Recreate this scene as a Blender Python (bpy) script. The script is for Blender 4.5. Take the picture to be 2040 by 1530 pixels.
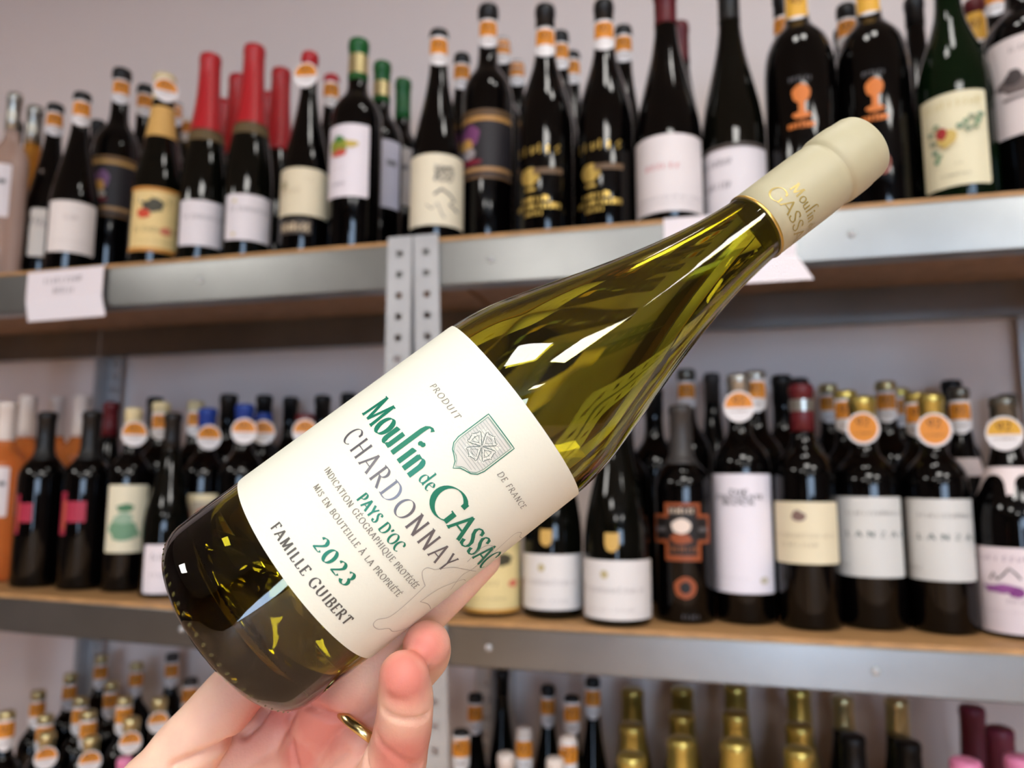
import bpy, bmesh, math, random
from mathutils import Vector, Matrix
from mathutils.bvhtree import BVHTree
random.seed(7)
for o in list(bpy.data.objects):
    bpy.data.objects.remove(o)
SC = bpy.context.scene
COL = SC.collection
CZ = 1.5                                   # eye height above the floor
FPX = 1506.0                               # focal length in pixels of the 2040x1530 frame
# ------------------------------------------------------------------ camera
RIGHT = Vector((.968, .2495, .00245)).normalized()
FWD = Vector((-.2479, .9606, .1229)).normalized()
DOWN = FWD.cross(RIGHT).normalized()
RIGHT = DOWN.cross(FWD).normalized()
cd = bpy.data.cameras.new('camera')
cam = bpy.data.objects.new('camera', cd)
COL.objects.link(cam)
cam.matrix_world = Matrix(((RIGHT.x, -DOWN.x, -FWD.x, 0), (RIGHT.y, -DOWN.y, -FWD.y, 0),
                           (RIGHT.z, -DOWN.z, -FWD.z, CZ), (0, 0, 0, 1)))
cd.sensor_width = 36
cd.lens = 36 * FPX / 2040
cd.clip_start = .01
cd.dof.use_dof = True
cd.dof.focus_distance = .268
cd.dof.aperture_fstop = 8.6
SC.camera = cam
# ------------------------------------------------------------------ world, view
w = bpy.data.worlds.new('world')
SC.world = w
w.use_nodes = True
w.node_tree.nodes['Background'].inputs[0].default_value = (.6, .7, .9, 1)
w.node_tree.nodes['Background'].inputs[1].default_value = .3
SC.view_settings.view_transform = 'Standard'
SC.view_settings.look = 'None'
SC.view_settings.gamma = 1
SC.view_settings.use_curve_mapping = False
SC.view_settings.exposure = 0.66
PANEL_POWER = 15.0
WINDOW_POWER = 10.0
SPOT_POWER = 16.0
PANEL_COL = (1.0, .97, .915)
WINDOW_COL = (.52, .72, 1.0)


def px2dir(px, py):
    return RIGHT * ((px - 1020) / FPX) + DOWN * ((py - 765) / FPX) + FWD


def at(px, py, Y):
    """the point at distance Y in front of the eye (wall-normal) seen at a photograph pixel"""
    d = px2dir(px, py)
    d = d * (Y / d.y)
    return Vector((d.x, d.y, d.z + CZ))


def cp(px, py, z):
    """the point at optical depth z seen at a photograph pixel"""
    d = px2dir(px, py) * z
    return Vector((d.x, d.y, d.z + CZ))


# ------------------------------------------------------------------ materials
def lin(c):
    return tuple(((v / 255) / 12.92 if v / 255 <= .04045 else ((v / 255 + .055) / 1.055) ** 2.4) for v in c)


MATS = {}


def mat(name, rgb, rough=.5, metal=0., coat=0., spec=.5, trans=0., ior=1.45, sss=0., noise=0., nscale=40., bump=0., bscale=200.):
    if name in MATS:
        return MATS[name]
    m = bpy.data.materials.new(name)
    m.use_nodes = True
    nt = m.node_tree
    b = nt.nodes['Principled BSDF']
    c = lin(rgb)
    b.inputs['Base Color'].default_value = (*c, 1)
    b.inputs['Roughness'].default_value = rough
    b.inputs['Metallic'].default_value = metal
    b.inputs['Coat Weight'].default_value = coat
    b.inputs['Specular IOR Level'].default_value = spec
    b.inputs['Transmission Weight'].default_value = trans
    b.inputs['IOR'].default_value = ior
    if sss:
        b.inputs['Subsurface Weight'].default_value = sss
        b.inputs['Subsurface Radius'].default_value = (.010, .004, .002)
        b.inputs['Subsurface Scale'].default_value = .35
    if noise or bump:
        tc = nt.nodes.new('ShaderNodeTexCoord')
    if noise:
        n = nt.nodes.new('ShaderNodeTexNoise')
        n.inputs['Scale'].default_value = nscale
        n.inputs['Detail'].default_value = 5
        nt.links.new(tc.outputs['Object'], n.inputs['Vector'])
        r = nt.nodes.new('ShaderNodeValToRGB')
        r.color_ramp.elements[0].position = .3
        r.color_ramp.elements[1].position = .7
        r.color_ramp.elements[0].color = (*[v * (1 - noise) for v in c], 1)
        r.color_ramp.elements[1].color = (*[min(1, v * (1 + noise)) for v in c], 1)
        nt.links.new(n.outputs['Fac'], r.inputs['Fac'])
        nt.links.new(r.outputs['Color'], b.inputs['Base Color'])
    if bump:
        n2 = nt.nodes.new('ShaderNodeTexNoise')
        n2.inputs['Scale'].default_value = bscale
        n2.inputs['Detail'].default_value = 3
        nt.links.new(tc.outputs['Object'], n2.inputs['Vector'])
        bp = nt.nodes.new('ShaderNodeBump')
        bp.inputs['Strength'].default_value = bump
        bp.inputs['Distance'].default_value = .001
        nt.links.new(n2.outputs['Fac'], bp.inputs['Height'])
        nt.links.new(bp.outputs['Normal'], b.inputs['Normal'])
    MATS[name] = m
    return m


def emit(name, rgb, power):
    m = bpy.data.materials.new(name)
    m.use_nodes = True
    b = m.node_tree.nodes['Principled BSDF']
    b.inputs['Base Color'].default_value = (.8, .8, .8, 1)
    b.inputs['Emission Color'].default_value = (*rgb, 1)
    b.inputs['Emission Strength'].default_value = power
    return m


def wood_mat(name, rgb, scale):
    m = mat(name, rgb, .55)
    nt = m.node_tree
    b = nt.nodes['Principled BSDF']
    tc = nt.nodes.new('ShaderNodeTexCoord')
    mp = nt.nodes.new('ShaderNodeMapping')
    mp.inputs['Scale'].default_value = scale
    n = nt.nodes.new('ShaderNodeTexNoise')
    n.inputs['Scale'].default_value = 12
    n.inputs['Detail'].default_value = 6
    r = nt.nodes.new('ShaderNodeValToRGB')
    c = lin(rgb)
    r.color_ramp.elements[0].position = .3
    r.color_ramp.elements[1].position = .75
    r.color_ramp.elements[0].color = (*[v * .75 for v in c], 1)
    r.color_ramp.elements[1].color = (*[min(1, v * 1.2) for v in c], 1)
    nt.links.new(tc.outputs['Object'], mp.inputs['Vector'])
    nt.links.new(mp.outputs['Vector'], n.inputs['Vector'])
    nt.links.new(n.outputs['Fac'], r.inputs['Fac'])
    nt.links.new(r.outputs['Color'], b.inputs['Base Color'])
    return m


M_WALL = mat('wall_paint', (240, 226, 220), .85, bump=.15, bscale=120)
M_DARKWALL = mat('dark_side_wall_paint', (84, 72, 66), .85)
M_CEIL = mat('ceiling_paint', (150, 146, 142), .9, bump=.1)
M_FLOOR = wood_mat('floor_wood', (240, 196, 158), (1, 8, 1))
M_BOARD = wood_mat('shelf_chipboard', (190, 144, 94), (3, 20, 6))
M_UNDERSHADE = mat('brown_hardboard', (160, 132, 112), .8, noise=.15, nscale=30)  # shade under the boards, put into the colour
M_ZINC = mat('galvanised_steel', (150, 151, 150), .29, .92, noise=.12, nscale=7)
M_POST = mat('post_steel', (186, 187, 189), .45, .35, noise=.08, nscale=20)
M_TRIM = mat('white_trim', (235, 235, 232), .5)
M_PAPER = mat('card_paper', (236, 228, 232), .8)
M_INK = mat('pen_ink', (60, 58, 66), .7)
M_BLACKG = mat('black_bottle_glass', (4, 3, 3), .05, spec=.36)
M_BROWNG = mat('dark_green_bottle_glass', (8, 8, 5), .05, spec=.36)
M_GREENG = mat('green_bottle_glass', (10, 26, 10), .04, trans=.3, ior=1.3)
M_ROSE = mat('rose_wine_glass', (235, 140, 72), .05, trans=.5, ior=1.25)
M_AMBER = mat('amber_wine_glass', (216, 150, 62), .05, trans=.5, ior=1.25)
M_CLEAR = mat('pale_clear_glass', (214, 190, 178), .05, trans=.6, ior=1.25)


# ------------------------------------------------------------------ mesh helpers
class MB:
    def __init__(s):
        s.v = []
        s.f = []

    def add(s, vs, fs):
        k = len(s.v)
        s.v += [tuple(p) for p in vs]
        s.f += [tuple(i + k for i in f) for f in fs]
        return s

    def box(s, x0, x1, y0, y1, z0, z1, fn=None):
        vs = [(x, y, z) for x in (x0, x1) for y in (y0, y1) for z in (z0, z1)]
        if fn:
            vs = [fn(*p) for p in vs]
        return s.add(vs, [(0, 1, 3, 2), (4, 6, 7, 5), (0, 4, 5, 1), (2, 3, 7, 6), (0, 2, 6, 4), (1, 5, 7, 3)])

    def lathe(s, prof, seg=32, cap0=True, cap1=True):
        vs = []
        for r, z in prof:
            for k in range(seg):
                a = 2 * math.pi * k / seg
                vs.append((r * math.sin(a), -r * math.cos(a), z))
        fs = []
        n = len(prof)
        for i in range(n - 1):
            for k in range(seg):
                k2 = (k + 1) % seg
                fs.append((i * seg + k, i * seg + k2, (i + 1) * seg + k2, (i + 1) * seg + k))
        if cap0:
            fs.append(tuple(reversed(range(seg))))
        if cap1:
            fs.append(tuple((n - 1) * seg + k for k in range(seg)))
        return s.add(vs, fs)

    def mesh(s, name, smooth=False):
        me = bpy.data.meshes.new(name)
        me.from_pydata(s.v, [], s.f)
        me.update()
        if smooth:
            for p in me.polygons:
                p.use_smooth = True
        return me

    def build(s, name, m, parent=None, smooth=False, bevel=0):
        return obj(name, s.mesh(name, smooth), m, parent, bevel)


def obj(name, me, m, parent=None, bevel=0):
    o = bpy.data.objects.new(name, me)
    COL.objects.link(o)
    if m is not None:
        me.materials.clear()
        me.materials.append(m)
    if parent:
        o.parent = parent
    if bevel:
        b = o.modifiers.new('bevel', 'BEVEL')
        b.width = bevel
        b.segments = 2
        b.limit_method = 'ANGLE'
    return o


def tag(o, label=None, cat=None, group=None, kind=None):
    if label:
        o['label'] = label
    if cat:
        o['category'] = cat
    if group:
        o['group'] = group
    if kind:
        o['kind'] = kind
    return o


def empty(name, loc=(0, 0, 0), rz=0.):
    o = bpy.data.objects.new(name, None)
    COL.objects.link(o)
    o.location = loc
    o.rotation_euler = (0, 0, rz)
    o.empty_display_size = .05
    return o


# ------------------------------------------------------------------ stroke alphabet (broad-nib serif letters)
def L(*p):
    return [tuple(q) for q in p]


def AR(cx, cy, rx, ry, a0, a1, n=12):
    return [(cx + rx * math.cos(math.radians(a0 + (a1 - a0) * i / n)),
             cy + ry * math.sin(math.radians(a0 + (a1 - a0) * i / n))) for i in range(n + 1)]


GLY = {
 'A': (.80, [L((.41, 1), (.04, 0)), L((.39, 1), (.76, 0)), L((.16, .33), (.62, .33))], [(.05, 0), (.75, 0)]),
 'B': (.60, [L((.12, 0), (.12, 1)), L((.12, .99)) + AR(.30, .75, .20, .24, 90, -90) + L((.12, .51)), L((.12, .51)) + AR(.32, .255, .24, .25, 90, -90) + L((.12, .01))], [(.08, 0), (.08, 1)]),
 'C': (.80, [AR(.46, .5, .40, .5, 48, 312, 22), L((.73, .93), (.74, .72))], []),
 'D': (.82, [L((.12, 0), (.12, 1)), L((.12, .99), (.32, .99)) + AR(.32, .5, .44, .49, 80, -80, 18) + L((.32, .01), (.12, .01))], [(.08, 0), (.08, 1)]),
 'E': (.56, [L((.12, 0), (.12, 1)), L((.12, .98), (.50, .98), (.52, .84)), L((.12, .52), (.42, .52)), L((.12, .02), (.52, .02), (.55, .18))], [(.08, 0), (.08, 1)]),
 'F': (.54, [L((.12, 0), (.12, 1)), L((.12, .98), (.50, .98), (.52, .84)), L((.12, .50), (.42, .50))], [(.10, 0), (.08, 1)]),
 'G': (.86, [AR(.46, .5, .40, .5, 48, 318, 22), L((.73, .93), (.74, .74)), L((.74, .42), (.74, .08))], [(.72, .42)]),
 'H': (.80, [L((.13, 0), (.13, 1)), L((.67, 0), (.67, 1)), L((.13, .52), (.67, .52))], [(.13, 0), (.13, 1), (.67, 0), (.67, 1)]),
 'I': (.28, [L((.14, 0), (.14, 1))], [(.14, 0), (.14, 1)]),
 'K': (.72, [L((.13, 0), (.13, 1)), L((.60, 1), (.14, .48)), L((.25, .60), (.68, 0))], [(.13, 0), (.13, 1), (.62, 0)]),
 'L': (.56, [L((.13, 0), (.13, 1)), L((.13, .02), (.50, .02), (.54, .2))], [(.10, 0), (.13, 1)]),
 'M': (1.0, [L((.14, 0), (.20, 1)), L((.20, 1), (.50, .05)), L((.50, .05), (.80, 1)), L((.80, 1), (.86, 0))], [(.13, 0), (.86, 0), (.16, 1), (.84, 1)]),
 'N': (.84, [L((.14, 0), (.14, 1)), L((.13, 1), (.70, 0)), L((.70, 0), (.70, 1))], [(.14, 0), (.10, 1), (.70, 1)]),
 'O': (.92, [AR(.46, .5, .40, .5, 90, 450, 28)], []),
 'P': (.58, [L((.12, 0), (.12, 1)), L((.12, .99)) + AR(.30, .72, .23, .27, 90, -90) + L((.12, .45))], [(.12, 0), (.08, 1)]),
 'Q': (.92, [AR(.46, .5, .40, .5, 90, 450, 28), L((.46, .02), (.66, -.12), (.92, -.22))], []),
 'R': (.72, [L((.12, 0), (.12, 1)), L((.12, .99)) + AR(.30, .74, .23, .25, 90, -90) + L((.12, .49)), L((.30, .49), (.70, 0))], [(.12, 0), (.08, 1), (.68, 0)]),
 'S': (.56, [[(.47, .80), (.44, .93), (.29, .99), (.14, .92), (.09, .77), (.17, .62), (.32, .50), (.45, .36), (.48, .20), (.40, .06), (.26, .01), (.12, .06), (.07, .22)]], []),
 'T': (.70, [L((.35, 0), (.35, 1)), L((.04, .82), (.07, .98), (.63, .98), (.66, .82))], [(.35, 0)]),
 'U': (.80, [L((.13, 1), (.13, .35)) + AR(.39, .32, .26, .31, 180, 360, 12) + L((.65, .35), (.65, 1))], [(.13, 1), (.65, 1)]),
 'V': (.76, [L((.04, 1), (.38, 0)), L((.38, 0), (.70, 1))], [(.06, 1), (.69, 1)]),
 'Y': (.72, [L((.05, 1), (.36, .48)), L((.66, 1), (.36, .48), (.36, 0))], [(.07, 1), (.64, 1), (.36, 0)]),
 'Z': (.70, [L((.08, .82), (.10, .98), (.62, .98)), L((.62, .98), (.06, .02)), L((.06, .02), (.62, .02), (.64, .18))], []),
 'o': (.62, [AR(.31, .30, .27, .31, 90, 450, 22)], []),
 'u': (.66, [L((.06, .58), (.12, .60), (.12, .2)) + AR(.28, .18, .16, .18, 180, 320, 8), L((.50, .62), (.50, .02), (.60, .02))], []),
 'l': (.40, [L((.14, 0), (.14, 1.10), (.17, 1.25), (.25, 1.35), (.37, 1.38), (.50, 1.33))], [(.14, 0)]),
 'i': (.30, [L((.06, .58), (.14, .60), (.14, 0)), AR(.15, .86, .05, .05, 0, 360, 10)], [(.14, 0)]),
 'n': (.68, [L((.05, .60), (.13, .60), (.13, 0)), L((.13, .42)) + AR(.32, .40, .19, .21, 150, 0, 9) + L((.51, .40), (.51, 0))], [(.13, 0), (.51, 0)]),
 'd': (.66, [AR(.29, .29, .23, .29, 40, 330, 18), L((.52, 1.05), (.52, .05), (.62, .02))], [(.47, 1.05)]),
 'e': (.58, [L((.10, .32), (.48, .40)) + AR(.30, .30, .21, .30, 30, 310, 18)], []),
 '0': (.66, [AR(.33, .5, .27, .5, 90, 450, 26)], []),
 '2': (.64, [AR(.30, .73, .22, .26, 170, -20, 12) + L((.42, .48), (.08, .03)), L((.06, .05), (.54, .05), (.60, .2))], []),
 '3': (.62, [AR(.28, .75, .20, .24, 160, -80, 12), AR(.28, .27, .25, .26, 85, -160, 14)], []),
 '5': (.62, [L((.52, .98), (.18, .98), (.15, .56)) + AR(.28, .32, .24, .31, 110, -150, 14)], []),
 '9': (.64, [AR(.31, .68, .23, .31, 0, 360, 20), L((.54, .66), (.48, .28), (.20, 0))], []),
 "'": (.22, [L((.12, 1), (.13, .88), (.06, .74))], []),
 ',': (.22, [L((.12, .1), (.13, 0), (.06, -.14))], []),
 ' ': (.34, [], []),
 '.': (.22, [AR(.1, .05, .04, .04, 0, 360, 8)], []),
}
ACC = {'É': ('E', L((.28, 1.10), (.42, 1.28))), 'À': ('A', L((.44, 1.10), (.30, 1.28)))}


def subdiv(pts, mx):
    out = [pts[0]]
    for a, b in zip(pts, pts[1:]):
        n = max(1, int(math.hypot(b[0] - a[0], b[1] - a[1]) / mx))
        for i in range(1, n + 1):
            out.append((a[0] + (b[0] - a[0]) * i / n, a[1] + (b[1] - a[1]) * i / n))
    return out


def ribbon(mb, pts, wfn, fn):
    """a flat stroke along 2D points; wfn(direction) gives half width; fn maps 2D to 3D"""
    n = len(pts)
    if n < 2:
        return
    closed = math.hypot(pts[0][0] - pts[-1][0], pts[0][1] - pts[-1][1]) < 1e-6
    vs = []
    for i in range(n):
        if closed and i in (0, n - 1):
            a, b = pts[n - 2], pts[1]
        else:
            a, b = pts[max(0, i - 1)], pts[min(n - 1, i + 1)]
        dx, dy = b[0] - a[0], b[1] - a[1]
        l = math.hypot(dx, dy) or 1
        dx, dy = dx / l, dy / l
        h = wfn(dx, dy)
        vs.append(fn(pts[i][0] - dy * h, pts[i][1] + dx * h))
        vs.append(fn(pts[i][0] + dy * h, pts[i][1] - dx * h))
    mb.add(vs, [(2 * i, 2 * i + 1, 2 * i + 3, 2 * i + 2) for i in range(n - 1)])


def nib(wt, hair=.22):
    c, s = math.cos(math.radians(22)), math.sin(math.radians(22))
    return lambda dx, dy: .5 * wt * (hair + (1 - hair) * abs(dy * c - dx * s) ** 1.4)


def text_width(t, gap):
    x = 0
    for ch in t:
        x += GLY[ACC.get(ch, (ch,))[0]][0] + gap
    return x - gap


def text(mb, t, u0, u1, v0, h, fn, wt=.13, gap=.06, hair=.22, slant=0., serif=.09):
    """lay the string between u0 and u1 (metres), baseline v0, capital height h"""
    sx = (u1 - u0) / text_width(t, gap)
    x = 0
    wf = nib(wt, hair)
    for ch in t:
        base, acc = ACC.get(ch, (ch, None))
        gw, strokes, ser = GLY[base]
        S = [subdiv(s, .18) for s in strokes]
        if acc:
            S.append(acc)
        for s in S:
            p = [((x + a + slant * b) * sx, b * h) for a, b in s]
            ribbon(mb, p, lambda dx, dy: wf(dx, dy) * (h + sx) / 2, lambda a, b: fn(u0 + a, v0 + b))
        for (a, b) in ser:
            if serif:
                yy = b + (.02 if b < .5 else -.02)
                p = [((x + a - serif + slant * b) * sx, yy * h), ((x + a + slant * b) * sx, yy * h), ((x + a + serif + slant * b) * sx, yy * h)]
                ribbon(mb, p, lambda dx, dy: .022 * h, lambda q, r: fn(u0 + q, v0 + r))
        x += gw + gap


def scribble(mb, u0, u1, v0, h, fn, n=9, wt=.12, seed=1):
    """small print that cannot be read in the photograph: a row of short uneven pen marks"""
    rn = random.Random(seed)
    dx = (u1 - u0) / n
    for i in range(n):
        x = u0 + dx * (i + .2)
        k = rn.random()
        hh = h * (.7 + .3 * rn.random())
        if k < .4:
            pts = [(x, v0), (x, v0 + hh)]
        elif k < .7:
            pts = [(x, v0 + hh), (x, v0), (x + dx * .5, v0 + .3 * h), (x + dx * .5, v0 + hh)]
        else:
            pts = [(x + dx * .5, v0 + hh), (x, v0 + .6 * hh), (x + dx * .4, v0 + .3 * hh), (x, v0)]
        ribbon(mb, pts, lambda a, b: wt * h * .5, fn)


def blob(mb, u, v, ru, rv, fn, n=16, rough=0., seed=0, rings=3):
    rn = random.Random(seed)
    ks = [1 + rough * (rn.random() - .5) for _ in range(n)]
    vs = [fn(u, v)]
    for j in range(1, rings + 1):
        for i in range(n):
            a = 2 * math.pi * i / n
            q = ks[i] * j / rings
            vs.append(fn(u + ru * q * math.cos(a), v + rv * q * math.sin(a)))
    fs = [(0, 1 + i, 1 + (i + 1) % n) for i in range(n)]
    for j in range(rings - 1):
        for i in range(n):
            a, b = 1 + j * n + i, 1 + j * n + (i + 1) % n
            fs.append((a, a + n, b + n, b))
    mb.add(vs, fs)


def rect(mb, u0, u1, v0, v1, fn, nu=8, nv=1, rnd=0.):
    vs, fs = [], []
    for j in range(nv + 1):
        for i in range(nu + 1):
            vs.append(fn(u0 + (u1 - u0) * i / nu, v0 + (v1 - v0) * j / nv))
    for j in range(nv):
        for i in range(nu):
            a = j * (nu + 1) + i
            fs.append((a, a + 1, a + nu + 2, a + nu + 1))
    mb.add(vs, fs)


def cylfn(r):
    """unrolled label metres (u around, v up) to a point on a cylinder whose front faces -Y"""
    return lambda u, v: (r * math.sin(u / r), -r * math.cos(u / r), v)


# ------------------------------------------------------------------ the room
def structure(name, mb, m, smooth=False):
    o = mb.build(name, m, None, smooth)
    o['kind'] = 'structure'
    return o


X0, X1, Y0, Y1, ZC = -3.6, 3.6, -5.5, 1.475, CZ + 1.36
structure('floor', MB().box(X0, X1, Y0, Y1, -.1, 0), M_FLOOR)
structure('ceiling', MB().box(X0, X1, Y0, Y1, ZC, ZC + .1), M_CEIL)
structure('wall_back', MB().box(X0, X1, Y1, Y1 + .12, 0, ZC), M_WALL)
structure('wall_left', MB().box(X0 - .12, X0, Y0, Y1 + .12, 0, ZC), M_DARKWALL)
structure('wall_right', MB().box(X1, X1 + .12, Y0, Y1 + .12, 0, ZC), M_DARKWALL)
WX0, WX1, WZ0, WZ1 = 1.2, 3.4, CZ - .10, CZ + 1.05
DX0, DX1, DZ1 = .40, 1.02, CZ + .70
fw = MB()
fw.box(X0, DX0, Y0 - .12, Y0, 0, ZC)
fw.box(DX0, DX1, Y0 - .12, Y0, DZ1, ZC)
fw.box(DX1, WX0, Y0 - .12, Y0, 0, ZC)
fw.box(WX1, X1, Y0 - .12, Y0, 0, ZC)
fw.box(WX0, WX1, Y0 - .12, Y0, 0, WZ0)
fw.box(WX0, WX1, Y0 - .12, Y0, WZ1, ZC)
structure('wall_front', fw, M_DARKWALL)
structure('baseboard_back', MB().box(X0, X1, Y1 - .014, Y1, 0, .08), M_TRIM)
df = MB()
for a, b, c_, d_ in ((DX0, DX1, 0, .10), (DX0, DX1, DZ1 - .08, DZ1), (DX0, DX0 + .06, .10, DZ1 - .08), (DX1 - .06, DX1, .10, DZ1 - .08)):
    df.box(a, b, Y0 - .08, Y0 - .03, c_, d_)
door = structure('door_1', df, M_TRIM)
MB().box(DX0 + .06, DX1 - .06, Y0 - .065, Y0 - .055, .10, DZ1 - .08).build('pane', emit('daylit_door_pane', WINDOW_COL, WINDOW_POWER), door)
hm_ = MB().box(DX0 + .02, DX0 + .04, Y0 - .03, Y0 + .03, 1.0, 1.02)
hm_.box(DX0 + .02, DX0 + .14, Y0 + .02, Y0 + .035, 1.0, 1.02)
hm_.build('door_handle', M_POST, door)
wf = MB()
for a, b, c_, d_ in ((WX0, WX1, WZ0, WZ0 + .05), (WX0, WX1, WZ1 - .05, WZ1), (WX0, WX0 + .05, WZ0, WZ1), (WX1 - .05, WX1, WZ0, WZ1), ((WX0 + WX1) / 2 - .03, (WX0 + WX1) / 2 + .03, WZ0, WZ1)):
    wf.box(a, b, Y0 - .09, Y0 - .03, c_, d_)
win = structure('window_1', wf, M_TRIM)
for k in range(2):
    xa = WX0 + .05 if k == 0 else (WX0 + WX1) / 2 + .03
    xb = (WX0 + WX1) / 2 - .03 if k == 0 else WX1 - .05
    MB().box(xa, xb, Y0 - .07, Y0 - .06, WZ0 + .05, WZ1 - .05).build('pane', emit('daylit_frosted_pane', WINDOW_COL, WINDOW_POWER), win)

M_PANEL = emit('panel_light', PANEL_COL, PANEL_POWER)
for k, (x, y) in enumerate(((.30, -.90), (1.46, -1.04), (-2.45, -1.12), (-.95, -2.6), (2.5, -3.7), (.3, -4.3))):  # last three panels are unseen, added to light the floor
    t = empty('ceiling_light', (x, y, ZC))
    tag(t, ('square white ceiling light panel just behind the eye', 'square white ceiling light panel to the right of the aisle', 'square white ceiling light panel near the left wall',
            'square white ceiling light panel at the back of the shop', 'square white ceiling light panel midway to the daylit window', 'square white ceiling light panel nearest the glass door')[k], 'lamp', 'square panels on the ceiling')
    fr = MB()
    for a, b, c_, d_ in ((-.33, .33, -.33, -.31), (-.33, .33, .31, .33), (-.33, -.31, -.31, .31), (.31, .33, -.31, .31)):
        fr.box(a, b, c_, d_, -.012, 0)
    fr.build('frame', M_TRIM, t)
    MB().box(-.31, .31, -.31, .31, -.008, -.001).build('diffuser', M_PANEL, t)

M_SPOT = emit('spot_light', PANEL_COL, SPOT_POWER)
for k, (x, y) in enumerate(((.00, .60), (.30, .64))):
    t = empty('ceiling_spotlight', (x, y, ZC))
    tag(t, ('square recessed spotlight above the shelf front, left one of two', 'square recessed spotlight above the shelf front, right one of two')[k], 'lamp', 'spotlights above the shelf front')
    fr = MB()
    for a, b, c_, d_ in ((-.09, .09, -.09, -.075), (-.09, .09, .075, .09), (-.09, -.075, -.075, .075), (.075, .09, -.075, .075)):
        fr.box(a, b, c_, d_, -.012, 0)
    fr.build('frame', M_TRIM, t)
    MB().box(-.075, .075, -.075, .075, -.008, -.001).build('diffuser', M_SPOT, t)

# ------------------------------------------------------------------ shelving units
XL, XM, XR = -1.345, -.406, .560
XLL, XRR = -2.26, 1.46
YF, YB = 1.0, 1.452
TOP, MID, BOT = CZ + .345, CZ - .192, CZ - .68


def shelf_z(level, X):
    if level == 'mid' and XL <= X < XM:                     # the left unit's middle board sags a little
        return MID + .008 * (XM - X) / .75 - .006 * (1 - (XM - X) / .94)
    return {'top': TOP, 'mid': MID, 'bot': BOT}[level]


def post(parent, x, y, z0, z1, sx, lean=0., front=True):
    """perforated angle post: a slotted flange facing the aisle and a solid return flange"""
    mb = MB()
    wdt, th, pitch = .038, .002, .031

    def sh(X, Y, Z):
        return (X + lean * (Z - TOP), Y, Z)
    a, b = (x, x + sx * wdt)
    lo, hi = min(a, b), max(a, b)
    ya, yb = (y - th, y) if front else (y, y + th)
    mb.box(lo, lo + .0140, ya, yb, z0, z1, sh)
    mb.box(hi - .0140, hi, ya, yb, z0, z1, sh)
    n = int((z1 - z0) / pitch)
    for i in range(n + 1):
        zc = z1 - i * pitch
        mb.box(lo + .0140, hi - .0140, ya, yb, max(z0, zc - .0215), zc, sh)
    ry0, ry1 = (y, y + .03) if front else (y - .03, y)
    mb.box(x if sx > 0 else x - th, x + th if sx > 0 else x, ry0, ry1, z0, z1, sh)
    return mb.build('post', M_POST, parent)


def beam(parent, xa, xb, ztop_a, ztop_b, h, y0, dep):
    mb = MB()

    def sh(X, Y, Z):
        t = (X - xa) / (xb - xa)
        return (X, Y, Z + ztop_a + (ztop_b - ztop_a) * t)
    mb.box(xa, xb, y0, y0 + .003, -h, 0, sh)                # face
    mb.box(xa, xb, y0, y0 + dep, -.003, 0, sh)              # top lip
    mb.box(xa, xb, y0, y0 + dep, -h, -h + .003, sh)         # bottom lip
    o = mb.build('beam', M_ZINC, parent, bevel=.0012)
    return o


def unit(xa, xb, label, lean_l, lean_r):
    u = empty('shelving_unit', ((xa + xb) / 2, (YF + YB) / 2, 0))
    tag(u, label, 'shelf', 'steel shelving units along the wall')
    inv = Matrix.Translation(-Vector(u.location))
    parts = []
    parts.append(post(u, xa, YF - .004, 0, TOP + .004, 1, lean_l))
    parts.append(post(u, xb, YF - .004, 0, TOP + .004, -1, lean_r))
    parts.append(post(u, xa, YB, 0, TOP + .004, 1, 0, False))
    parts.append(post(u, xb, YB, 0, TOP + .004, -1, 0, False))
    for lev, h in (('top', .066), ('mid', .053), ('bot', .053)):
        za, zb = shelf_z(lev, xa + .001), shelf_z(lev, xb - .001)
        parts.append(beam(u, xa + .001, xb - .001, za - .006, zb - .006, h, YF, .03))
        parts.append(beam(u, xa + .001, xb - .001, za - .006, zb - .006, h, YB - .03, .028))
        mb = MB()
        mb.box(xa + .002, xb - .002, YF + .001, YB - .001, 0, 0)

        def sh(X, Y, Z, za=za, zb=zb):
            return (X, Y, Z + za + (zb - za) * (X - xa) / (xb - xa))
        mb = MB().box(xa + .002, xb - .002, YF + .002, YB - .003, -.006, 0, sh)
        parts.append(mb.build('shelf_board', M_BOARD, u))
        parts.append(MB().box(xa + .004, xb - .004, YF + .032, YB - .032, -.010, -.0062, sh).build('board_underside', M_UNDERSHADE, u))  # sheet added so the board looks shaded from below
        n = 2
        for k in range(n):
            x = xa + (xb - xa) * ((.18, .62) if xa < XM - .1 else (.12, .61))[k]
            z = za + (zb - za) * (x - xa) / (xb - xa) - .006 - h * .5
            b = MB()
            b.lathe([(.005, 0), (.0048, .0015), (.003, .0028), (.0006, .0032)], 12)
            b.v = [(x + p[0], YF - p[2], z + p[1]) for p in b.v]
            parts.append(b.build('bolt', M_POST, u, True))
    for p in parts:
        p.data.transform(inv)
    return u


unit(XL, XM - .001, 'left galvanised steel shelving unit with tan boards, against the wall', 0, 0)
unit(XLL, XL - .001, 'galvanised steel shelving unit beyond the left edge of the view', 0, 0)
unit(XR + .001, XRR, 'galvanised steel shelving unit beyond the right edge of the view', 0, 0)
unit(XM + .001, XR, 'right galvanised steel shelving unit with tan boards, its shelves nearer the eye', -.036, 0)


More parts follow.
